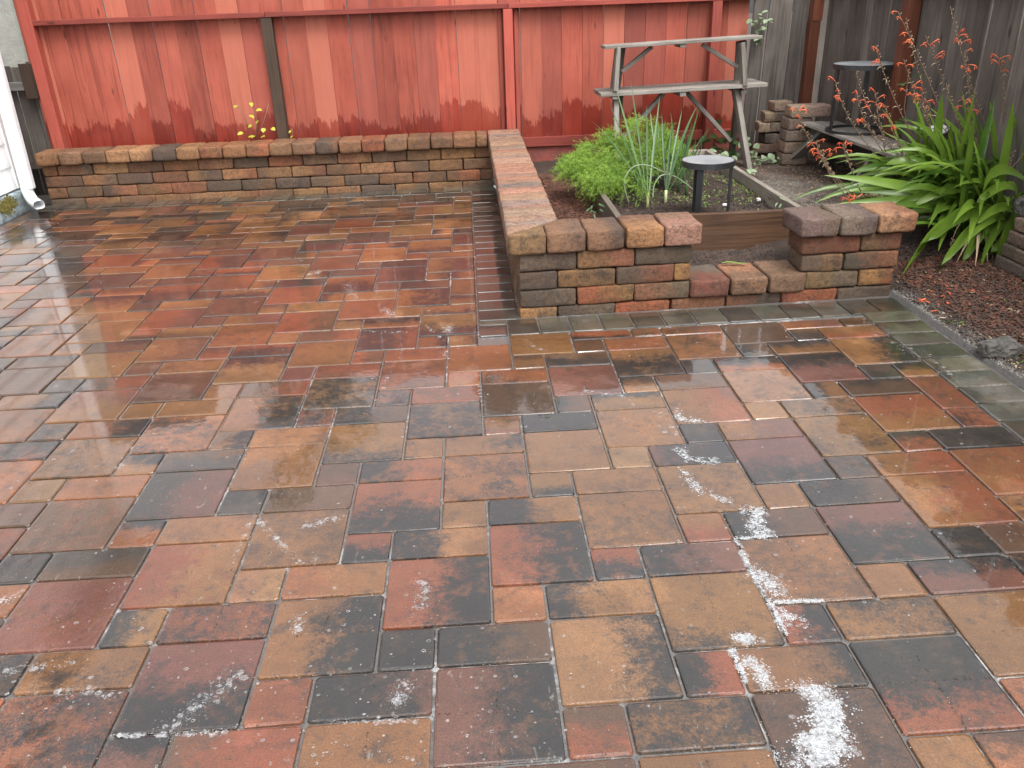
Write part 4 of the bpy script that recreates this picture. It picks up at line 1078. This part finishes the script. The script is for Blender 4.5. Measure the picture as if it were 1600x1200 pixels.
# orange flowering strap leaved clump
cp = empty('flowering_plant', (3.0, 3.0, .15), 'large clump of green strap leaves with orange red flower spikes', 'plant')
PO = (3.0, 3.0, .15)
def onl(px, py, Y): return onY(px, py, Y)
KL = [ # base px, mid px, tip px, Y base, Y tip, width
 ((1560, 330), (1420, 285), (1288, 274), 3.0, 3.05, .050), ((1570, 320), (1440, 215), (1362, 268), 3.1, 3.2, .050), ((1555, 340), (1460, 300), (1307, 318), 2.9, 3.0, .042),
 ((1575, 330), (1480, 180), (1372, 198), 3.3, 3.7, .035), ((1560, 320), (1500, 270), (1378, 205), 3.2, 3.6, .050), ((1560, 320), (1500, 240), (1443, 200), 3.2, 3.4, .052), ((1565, 320), (1530, 240), (1480, 150), 3.2, 3.35, .060),
 ((1570, 310), (1540, 230), (1510, 160), 3.3, 3.4, .058), ((1560, 310), (1550, 220), (1547, 158), 3.1, 3.2, .050), ((1590, 300), (1600, 230), (1578, 168), 3.0, 3.1, .055), ((1575, 330), (1520, 220), (1452, 168), 3.3, 3.6, .050),
 ((1600, 280), (1545, 240), (1535, 305), 2.8, 2.7, .045), ((1580, 330), (1500, 250), (1400, 345), 2.9, 2.85, .044), ((1570, 335), (1480, 270), (1380, 330), 2.9, 2.9, .045), ((1560, 345), (1500, 290), (1408, 432), 2.75, 2.6, .058),
 ((1570, 340), (1520, 330), (1455, 440), 2.7, 2.55, .052), ((1575, 350), (1545, 350), (1530, 425), 2.7, 2.55, .045), ((1580, 345), (1570, 350), (1545, 465), 2.65, 2.5, .050), ((1565, 350), (1520, 350), (1490, 448), 2.7, 2.6, .045),
 ((1560, 340), (1480, 320), (1430, 395), 2.8, 2.65, .050), ((1590, 300), (1560, 265), (1500, 350), 2.75, 2.65, .040), ((1570, 330), (1500, 310), (1450, 370), 2.8, 2.7, .045), ((1590, 335), (1560, 300), (1515, 365), 2.7, 2.6, .040),
 ((1580, 350), (1540, 420), (1480, 448), 2.65, 2.6, .04), ((1565, 330), (1450, 300), (1340, 300), 3.0, 3.2, .045), ((1565, 335), (1440, 315), (1370, 322), 2.95, 3.0, .048), ((1560, 310), (1480, 240), (1410, 235), 3.2, 3.5, .046),
 ((1575, 310), (1560, 240), (1530, 200), 3.3, 3.5, .046), ((1595, 320), (1600, 260), (1600, 200), 2.9, 3.0, .05), ((1560, 320), (1470, 260), (1400, 262), 3.2, 3.4, .05)]
for b0, m0, t0, yb_, yt, w_ in KL:
    bb = onl(b0[0], b0[1], yb_); mm = onl(m0[0], m0[1], (yb_+yt)/2 - .03); tt = onl(t0[0], t0[1], yt)
    mm = mm*2 - (bb+tt)/2 if False else mm
    strap_leaf(cp, PO, bb, mm, tt, w_*1.35, M_STRAP, fold=.3, n=11, shade=rnd.uniform(.35, 1.2), twist=rnd.uniform(.7, 1.))
r3 = random.Random(11)
for i in range(120):      # the mass of leaves between the leading ones
    bx = r3.uniform(2.88, 3.14); by = r3.uniform(2.72, 3.55); bz = .14
    a = r3.choice([r3.gauss(PI*1.0, .45), r3.gauss(PI*1.15, .4), r3.gauss(PI*1.35, .35), r3.uniform(PI*.7, PI*1.6)])
    L = r3.uniform(.35, .85); el_ = r3.uniform(.3, 1.5)
    out = Vector((math.cos(a), math.sin(a), 0)); b0 = Vector((bx, by, bz))
    m_ = b0 + out*(L*.45*math.cos(el_)) + Vector((0, 0, L*.72*math.sin(el_)+.08)); tp = b0 + out*(L*(.55+.5*math.cos(el_))) + Vector((0, 0, L*(.9*math.sin(el_)-.25)))
    if tp.z < .06: tp.z = .06
    if tp.x > FX-.06: tp.x = FX-.08
    if m_.x > FX-.06: m_.x = FX-.08
    if tp.x < 2.42 and tp.y < 2.7: continue
    strap_leaf(cp, PO, b0, m_, tp, r3.uniform(.036, .064), M_STRAP, fold=.35, n=9, shade=r3.random(), twist=r3.uniform(.1, .9))
for i in range(46):     # upright broad leaves behind and to the right
    bx = r3.uniform(2.80, 3.12); by = r3.uniform(2.75, 3.5); b0 = Vector((bx, by, .15)); a = r3.gauss(PI*1.05, .8); L = r3.uniform(.55, .95)
    le = r3.uniform(.12, .55); out = Vector((math.cos(a), math.sin(a)*.6, 0))*le*L
    m_ = b0 + out*.35 + Vector((0, 0, L*.6)); tp = b0 + out + Vector((0, 0, L*(.98-le*.6)))
    tp.x = min(tp.x, FX-.06); m_.x = min(m_.x, FX-.06)
    strap_leaf(cp, PO, b0, m_, tp, r3.uniform(.042, .066), M_STRAP, fold=.35, n=10, shade=r3.random(), twist=r3.uniform(.4, 1.))
for i in range(7):      # a few dead blades
    b0 = Vector((r3.uniform(2.85, 3.05), r3.uniform(2.7, 3.1), .15)); a = r3.uniform(PI*.9, PI*1.6); out = Vector((math.cos(a), math.sin(a), 0))
    strap_leaf(cp, PO, b0, b0+out*.2+Vector((0, 0, .25)), b0+out*r3.uniform(.35, .5)+Vector((0, 0, -.06)), .022, M_WITHER, 'dead_leaf', fold=.5, n=9)
STK = [((1500, 250), (1452, 120), (1403, 18), 3.4, 'f'), ((1572, 270), (1515, 150), (1485, 10), 3.3, 'f'), ((1520, 250), (1490, 170), (1446, 55), 3.4, 'f'), ((1535, 240), (1512, 150), (1508, 78), 3.3, 'f'), ((1567, 240), (1570, 160), (1562, 90), 3.2, 'f'),
 ((1480, 310), (1385, 150), (1368, 70), 3.3, 'f'), ((1420, 290), (1345, 200), (1340, 150), 3.4, 'f'), ((1470, 330), (1350, 190), (1338, 110), 3.4, 'd'), ((1400, 300), (1372, 200), (1368, 145), 3.5, 'f'), ((1430, 300), (1320, 210), (1306, 128), 3.5, 'f'),
 ((1330, 315), (1285, 265), (1275, 220), 3.3, 'f'), ((1340, 315), (1290, 270), (1283, 235), 3.3, 'f'), ((1350, 310), (1322, 250), (1318, 226), 3.3, 'f'), ((1540, 280), (1520, 200), (1502, 150), 3.2, 'f'), ((1345, 318), (1260, 230), (1245, 172), 3.4, 'f'),
 ((1480, 250), (1440, 150), (1416, 28), 3.5, 'd'), ((1500, 280), (1440, 190), (1412, 92), 3.4, 'f'), ((1560, 300), (1470, 190), (1412, 140), 3.4, 'f'), ((1470, 290), (1360, 210), (1345, 188), 3.4, 'f'), ((1560, 330), (1510, 250), (1478, 130), 3.2, 'd'),
 ((1420, 330), (1360, 290), (1330, 316), 3.0, 'f'), ((1500, 350), (1482, 370), (1478, 452), 2.65, 'f'), ((1455, 330), (1400, 240), (1384, 165), 3.3, 'f'), ((1480, 300), (1450, 200), (1440, 145), 3.3, 'f'), ((1600, 240), (1560, 290), (1585, 235), 2.9, 'd')]
def floret(q, c, d, L, sh_):
    """curved tube with a long hooded tip"""
    d = d.normalized(); pts = [c, c+d*L*.4+Vector((0, 0, L*.12)), c+d*L*.75+Vector((0, 0, L*.10)), c+d*L+Vector((0, 0, -L*.12))]
    q.tube(pts, [.0013, .0027, .0033, .0012], 5, sh_)
    for s_ in (-1, 1):
        sd_ = Vector((-d.y, d.x, 0))*s_; e = c+d*L*.8
        q.tube([e-d*L*.1, e+sd_*L*.25+Vector((0, 0, -L*.12)), e+sd_*L*.38+Vector((0, 0, -L*.28))], [.0015, .0022, .0008], 4, sh_)
for b0, m0, t0, Ys, kd in STK:
    bb, mm, tt = onl(b0[0], b0[1], Ys), onl(m0[0], m0[1], Ys-.02), onl(t0[0], t0[1], Ys)
    pts = bez(bb, mm, tt, 22); q = MB()
    q.tube([p-Vector(PO) for p in pts], [.0032-.0018*i/21 for i in range(22)], 5, .3)
    for i in range(8, 21):
        for k_ in range(2):
            c = pts[i].lerp(pts[i+1], k_*.5)-Vector(PO); sgn = 1 if (i+k_) % 2 else -1
            e = c+Vector((sgn*.008, -.003, .007)); q.tube([c, e, e+Vector((sgn*.001, 0, .006))], [.002, .0042, .001], 4, .5)
    stn = q.build('flower_stalk', M_STEM, cp, True)
    q = MB(); nf = 5 if kd == 'f' else 0
    for k_ in range(nf):
        c = pts[21].lerp(pts[16], rnd.random()*1.0)-Vector(PO); a = rnd.uniform(0, 2*PI)
        floret(q, c, Vector((math.cos(a), math.sin(a)*.5, rnd.uniform(-.1, .7))), rnd.uniform(.042, .072), rnd.random())
    if nf:
        fo = q.build('flower', M_FLOWER, stn, True); fo['kind'] = 'stuff'
    q = MB()
    for k_ in range(4):
        c = pts[rnd.randrange(11, 18)]-Vector(PO); a = rnd.uniform(0, 2*PI); d = Vector((math.cos(a), .3*math.sin(a), rnd.uniform(-.4, .3))).normalized(); L = rnd.uniform(.02, .035)
        q.tube([c, c+d*L*.6, c+d*L+Vector((0, 0, -.012))], [.0015, .0022, .001], 4, rnd.random())
    q.build('withered_flower', M_WITHER, stn, True)

# trees beyond the fence: they are seen mirrored in the wet paving
def tree(name, c, H, R_, label, n=5200, seed=1):
    r_ = random.Random(seed); t_ = empty(name, c, label, 'tree', 'trees beyond the red fence'); q = MB()
    q.tube([(0, 0, 0), (.05, 0, H*.3), (.0, .05, H*.6)], [.14, .11, .06], 8)
    cl = []
    for i in range(15):
        a = r_.uniform(0, 2*PI); e = Vector((R_*.7*math.cos(a)*r_.random()**.5, R_*.7*math.sin(a)*r_.random()**.5, H*r_.uniform(.5, .92))); cl.append((e, r_.uniform(.28, .45)*R_))
        q.tube([(0, 0, H*.3), e*.6+Vector((0, 0, H*.12)), e], [.05, .03, .012], 5)
    q.build('trunk', M_BRPOST, t_); q = MB()
    for i in range(n):
        e, rr = r_.choice(cl); d = Vector((r_.gauss(0, 1), r_.gauss(0, 1), r_.gauss(0, .8))).normalized(); p = e+d*rr*r_.uniform(.6, 1.05)
        a = Vector((r_.gauss(0, 1), r_.gauss(0, 1), r_.gauss(0, 1))).normalized(); b2 = d.cross(a).normalized(); L = r_.uniform(.05, .10)
        q.add([p-b2*L*.4, p+a*L*.5, p+b2*L*.4, p-a*L*.5], [(0, 1, 2, 3)], r_.random()+.01)
    q.build('crown', M_TREEL, t_)['kind'] = 'stuff'
tree('garden_tree', (-2.9, 10.2, 0), 5.9, 1.1, 'leafy green tree mirrored at the left in the wet pavers', 5200, 3)
tree('garden_tree', (.5, 10.3, 0), 5.3, .8, 'smaller leafy tree mirrored near the centre of the wet pavers', 4200, 4)

# ================================================================== ground litter, mulch, weeds (uncountable)
def litter(name, n, region, m, lmin, lmax, wd, seed, lift=.006, tilt=.5):
    r_ = random.Random(seed); q = MB(); made = 0
    while made < n:
        x, y = region(r_)
        z = soil_z(x, y)
        made += 1
        if z < -.02: continue
        a = r_.uniform(0, 2*PI); L = r_.uniform(lmin, lmax); W = wd*r_.uniform(.5, 1.3)
        d = Vector((math.cos(a), math.sin(a), r_.uniform(-tilt, tilt))).normalized(); s_ = Vector((-d.y, d.x, r_.uniform(-.4, .4))).normalized()*W
        c = Vector((x, y, z+lift*r_.random()+L*.1)); nn = d.cross(s_).normalized()*W*.6
        bend = Vector((r_.gauss(0, 1), r_.gauss(0, 1), r_.gauss(.3, .6)))*L*.12
        q.add([c-d*L/2-s_, c-d*L/2+s_, c+bend+s_, c+bend-s_, c+d*L/2, c+bend+nn], [(0, 1, 2, 5), (0, 5, 3), (3, 5, 4), (5, 2, 4)], r_.random())
    o = q.build(name, m); tag(o, kind='stuff'); return o
litter('red_mulch', 8500, lambda r_: (r_.uniform(.46, .845), 2.6+2.45*r_.random()**1.2), M_MULCHR, .015, .05, .0028, 1, .02)
litter('red_mulch', 9500, lambda r_: (r_.uniform(2.4, 2.95), 2.75-r_.random()**1.4*2.4), M_MULCHR, .012, .04, .003, 2, .01)
litter('dark_mulch', 5500, lambda r_: (r_.uniform(2.29, 3.15), r_.uniform(.5, 3.3)), M_MULCHD, .012, .045, .004, 3, .01)
litter('dark_mulch', 4200, lambda r_: (r_.uniform(1.12, 1.75), r_.uniform(2.58, 2.96)), M_MULCHD, .008, .025, .0035, 4, .006)
litter('dark_mulch', 5200, lambda r_: (r_.uniform(.89, 1.92), r_.uniform(3.0, 4.9)), M_MULCHD, .008, .03, .003, 5, .006)
litter('dry_litter', 2600, lambda r_: (r_.uniform(1.97, 3.15), r_.uniform(3.0, 6.0)), M_STRAW, .008, .035, .002, 6, .004)
litter('dry_litter', 260, lambda r_: (r_.uniform(2.3, 2.95), r_.uniform(.6, 2.6)), M_STRAW, .01, .035, .004, 8, .012)
litter('red_mulch', 2600, lambda r_: (r_.uniform(2.1, 3.0), r_.uniform(3.4, 5.9)), M_MULCHR, .01, .03, .002, 7, .004)
def crumbs(name, n, region, m, rmin, rmax, seed):
    r_ = random.Random(seed); q = MB()
    oct_ = [(0, 2, 4), (2, 1, 4), (1, 3, 4), (3, 0, 4), (2, 0, 5), (1, 2, 5), (3, 1, 5), (0, 3, 5)]
    for i in range(n):
        x, y = region(r_); z = soil_z(x, y)
        if z < -.02: continue
        r = r_.uniform(rmin, rmax); c = Vector((x, y, z+r*.3)); j = lambda: r_.uniform(.6, 1.2)*r
        q.add([c+Vector((j(), 0, 0)), c-Vector((j(), 0, 0)), c+Vector((0, j(), 0)), c-Vector((0, j(), 0)), c+Vector((0, 0, j())), c-Vector((0, 0, j()))], oct_, r_.random())
    tag(q.build(name, m), kind='stuff')
M_GRAV = simple('path_gravel', (.27, .255, .23), .8, (.10, .085, .07), 30)
crumbs('gravel', 6000, lambda r_: (2.0+abs(r_.gauss(0, .27)), r_.uniform(3.05, 4.7)), M_GRAV, .002, .006, 21)
crumbs('gravel', 5200, lambda r_: (2.246+abs(r_.gauss(0, .06)), r_.uniform(-.5, 2.42)), M_GRAV, .002, .005, 22)
crumbs('soil_crumbs', 6000, lambda r_: (r_.uniform(.88, 1.93), r_.uniform(3.0, 4.9)), M_MULCHD, .003, .010, 23)
crumbs('soil_crumbs', 4200, lambda r_: (r_.uniform(1.12, 1.75), r_.uniform(2.58, 2.96)), M_MULCHD, .003, .013, 24)
crumbs('soil_crumbs', 4000, lambda r_: (r_.uniform(2.28, 3.0), r_.uniform(.4, 3.0)), M_MULCHD, .003, .011, 25)
def joint_debris(name, n, m, rmin, rmax, seed):
    r_ = random.Random(seed); q = MB(); made = 0
    oct_ = [(0, 2, 4), (2, 1, 4), (1, 3, 4), (3, 0, 4)]
    while made < n:
        made += 1
        px, py = r_.uniform(0, 1600), 300 + 900*r_.random()**.7; p_ = onZ(px, py, 0)
        # snap to the nearest joint line of the unit grid
        if r_.random() < .5: x, y = round(p_.x/U)*U, p_.y
        else: x, y = p_.x, round(p_.y/U)*U
        if x > 1.95 or (x > -.02 and y > 2.05) or y > 5.4 or x < -3.7: continue
        if mnoise.noise(Vector((x*2, y*2, seed))) < r_.uniform(-.3, .4): continue
        r = r_.uniform(rmin, rmax); x += r_.gauss(0, .0022); y += r_.gauss(0, .0022); z = .0008
        q.add([(x+r, y, z), (x-r, y, z), (x, y+r*.8, z), (x, y-r*.8, z), (x, y, z+r*.5)], oct_, r_.random())
    tag(q.build(name, m), kind='stuff')
joint_debris('joint_grit', 9000, M_MULCHD, .0008, .0030, 41)
joint_debris('joint_grit', 1500, M_STRAW, .0008, .0024, 42)
def weeds(name, centres, n, rad, m, L, seed):
    r_ = random.Random(seed); q = MB()
    for (x0, y0) in centres:
        for i in range(n):
            x, y = x0+r_.gauss(0, rad), y0+r_.gauss(0, rad); z = soil_z(x, y)
            a = r_.uniform(0, 2*PI); d = Vector((math.cos(a), math.sin(a), r_.uniform(.1, .9)))
            leaflet(q, Vector((x, y, z+.002)), d, Vector((0, 0, 1)), L*r_.uniform(.5, 1.2), L*.4*r_.uniform(.6, 1.2), r_.random())
    tag(q.build(name, m), kind='stuff')
WC = [tuple(onZ(a, b_, .27)[:2]) for a, b_ in ((995, 300), (1015, 310), (1060, 315), (1095, 310), (1110, 300), (1140, 285), (1165, 290), (1180, 300), (1150, 300), (1090, 285), (1120, 275), (970, 310), (1105, 320), (1170, 310), (1050, 300))]
weeds('ground_weeds', WC, 60, .07, M_WEED, .022, 31)
WR = [tuple(onZ(a, b_, .04)[:2]) for a, b_ in ((1478, 497), (1500, 500), (1592, 548), (1590, 560), (1582, 480), (1487, 498))]
weeds('ground_weeds', WR, 14, .022, M_WEED, .018, 32)
# fallen petals and dry leaves on the right bed
q = MB()
for i in range(26):
    px, py = rnd.gauss(1475, 28), rnd.gauss(462, 14); p_ = onZ(px, py, .05); p_.z = soil_z(p_.x, p_.y)+.012
    a = rnd.uniform(0, 2*PI); leaflet(q, p_, Vector((math.cos(a), math.sin(a), .2)), Vector((rnd.gauss(0, .3), 0, 1)), rnd.uniform(.02, .045), rnd.uniform(.006, .014), rnd.random())
tag(q.build('fallen_petals', M_FLOWER), kind='stuff')

# ================================================================== soap foam on the paving
def foam(name, strokes, m, seed, flat=.35):
    r_ = random.Random(seed); q = MB(); nseg = 6
    for pts, n, spread, rmin, rmax in strokes:
        W = [onZ(a, b_, .001) for a, b_ in pts]
        segs = [(W[i+1]-W[i]).length for i in range(len(W)-1)]; tot = sum(segs) or 1
        for i in range(int(n*2.4)):
            if len(W) == 1: c = W[0].copy()
            else:
                t_ = r_.random()*tot; k_ = 0
                while k_ < len(segs)-1 and t_ > segs[k_]: t_ -= segs[k_]; k_ += 1
                c = W[k_].lerp(W[k_+1], t_/max(segs[k_], 1e-6))
            off = Vector((r_.gauss(0, spread), r_.gauss(0, spread), 0))
            c = c+off
            nz = mnoise.noise(Vector((c.x*30, c.y*30, seed)))+.5*mnoise.noise(Vector((c.x*85, c.y*85, seed)))
            if nz < r_.uniform(-.45, .45): continue
            rr = (rmin+(rmax-rmin)*r_.random()**3)*.9; h = rr*flat
            a0 = r_.random(); ex = r_.uniform(.7, 1.35); vs = []
            for (f_, hz) in ((1., 0.), (.72, .75)):
                vs += [(c.x+rr*f_*ex*math.cos(2*PI*(k2+a0)/nseg), c.y+rr*f_*math.sin(2*PI*(k2+a0)/nseg), .0012+h*hz) for k2 in range(nseg)]
            vs.append((c.x, c.y, .0012+h)); fs = [(k2, (k2+1) % nseg, nseg+(k2+1) % nseg, nseg+k2) for k2 in range(nseg)] + [(nseg+k2, nseg+(k2+1) % nseg, 2*nseg) for k2 in range(nseg)]
            q.add(vs, fs)
    o = q.build(name, m, None, True); tag(o, kind='stuff'); return o
S = [([(1058, 640), (1062, 655), (1100, 658)], 260, .010, .001, .004), ([(1060, 700), (1075, 718), (1118, 720)], 330, .012, .001, .004), ([(1065, 735), (1090, 765), (1140, 785)], 330, .012, .001, .0035),
     ([(1165, 797), (1185, 800), (1180, 830), (1200, 835)], 800, .015, .001, .004), ([(1150, 842), (1210, 837)], 260, .005, .001, .003), ([(1152, 846), (1175, 895), (1205, 945), (1228, 992)], 620, .004, .001, .0035),
     ([(1180, 890), (1200, 910), (1220, 928)], 520, .017, .001, .003), ([(1210, 940), (1290, 938)], 300, .004, .001, .003), ([(1220, 955), (1250, 975), (1235, 965)], 240, .014, .001, .003),
     ([(1150, 995), (1180, 1000)], 330, .012, .001, .003), ([(1145, 1015), (1165, 1065)], 260, .004, .001, .003), ([(1165, 1030), (1190, 1048), (1200, 1075)], 420, .012, .001, .0032),
     ([(1250, 1072), (1280, 1080)], 420, .014, .001, .003), ([(1285, 1090), (1300, 1110), (1290, 1140), (1270, 1170), (1310, 1160)], 3600, .023, .0008, .0038), ([(1230, 1185), (1300, 1180)], 900, .02, .001, .003)]
foam('soap_foam', S, M_FOAM, 1)
S2 = [([(500, 425), (470, 432)], 200, .012, .001, .004), ([(545, 445), (555, 465)], 260, .02, .001, .004), ([(600, 480), (612, 495)], 200, .015, .001, .004), ([(540, 515), (640, 520)], 260, .012, .001, .003), ([(695, 510), (708, 520)], 260, .018, .001, .003),
      ([(665, 508), (690, 530)], 140, .008, .001, .003), ([(690, 545), (700, 562)], 120, .015, .001, .003), ([(820, 530), (840, 545), (855, 548)], 120, .008, .001, .003), ([(905, 610), (985, 620)], 220, .012, .001, .003), ([(1030, 640), (1060, 690)], 260, .03, .0008, .0022),
      ([(405, 815), (430, 840), (470, 880)], 300, .008, .001, .003), ([(480, 820), (530, 810)], 260, .014, .001, .003), ([(470, 965), (460, 990)], 120, .012, .001, .003), ([(645, 905), (665, 915), (650, 960)], 260, .012, .001, .0028), ([(640, 1065), (615, 1100)], 260, .012, .001, .0025),
      ([(170, 1150), (350, 1145)], 500, .004, .001, .0025), ([(260, 1140), (330, 1090), (370, 1050)], 420, .02, .001, .0025), ([(400, 800), (360, 880)], 160, .005, .001, .002), ([(0, 940), (40, 925)], 160, .012, .001, .003), ([(480, 1130), (660, 1125)], 160, .004, .001, .002),
      ([(0, 1050), (110, 1035)], 160, .01, .001, .003), ([(90, 1080), (180, 1085)], 160, .01, .001, .003), ([(80, 600), (120, 615)], 120, .015, .001, .003), ([(180, 740), (205, 700)], 120, .01, .001, .003), ([(585, 640), (600, 600), (620, 560), (640, 530)], 160, .006, .001, .002),
      ([(748, 585), (750, 620)], 60, .004, .001, .002), ([(1345, 500), (1440, 560)], 260, .02, .001, .003), ([(1000, 525), (1040, 522)], 100, .01, .001, .003), ([(440, 400), (490, 420)], 150, .03, .001, .003), ([(1440, 545), (1490, 590)], 120, .012, .001, .003)]
foam('soap_streaks', S2, M_FILM, 2, .25)
def smear(S_): return [(p, max(14, int(n*.16)), sp*.8, .003, .013) for p, n, sp, a, b_ in S_]
foam('soap_film', smear(S), M_FILM, 3, .05)
foam('soap_film', [(p, n//2, sp, a, b_) for p, n, sp, a, b_ in smear(S2)], M_FILM, 4, .05)
# scattered spatters and rings
r5 = random.Random(9); q = MB(); cnt = 0
while cnt < 1500:
    px, py = r5.uniform(-20, 1620), 310+900*r5.random()**.8
    p_ = onZ(px, py, .0); 
    if p_.x > 1.95 or p_.y > 5.4 or p_.x < -3.8 or (p_.x > 0 and p_.y > 2.1): continue
    if mnoise.noise(Vector((p_.x*1.1, p_.y*1.1, 2))) < r5.uniform(-.35, .35): continue
    cnt += 1
    rr = .0009+.0050*r5.random()**3.6; n = 8; ex = r5.uniform(.7, 1.5); a0 = r5.random(); ring = rr > .0035 and r5.random() < .75
    vs = []
    for f_, z in (((1., .0), (.85, .0012), (.62, .0012), (.5, .0002)) if ring else ((1., 0), (.6, .0009), (.02, .0011))):
        vs += [(p_.x+rr*f_*ex*math.cos(2*PI*(k_/n)+a0), p_.y+rr*f_*math.sin(2*PI*(k_/n)+a0), .0015+z) for k_ in range(n)]
    nr = len(vs)//n; fs = [(i*n+k_, i*n+(k_+1) % n, (i+1)*n+(k_+1) % n, (i+1)*n+k_) for i in range(nr-1) for k_ in range(n)]
    q.add(vs, fs)
tag(q.build('soap_spatter', M_SCUM, None, True), kind='stuff')
print('pavers', nC)
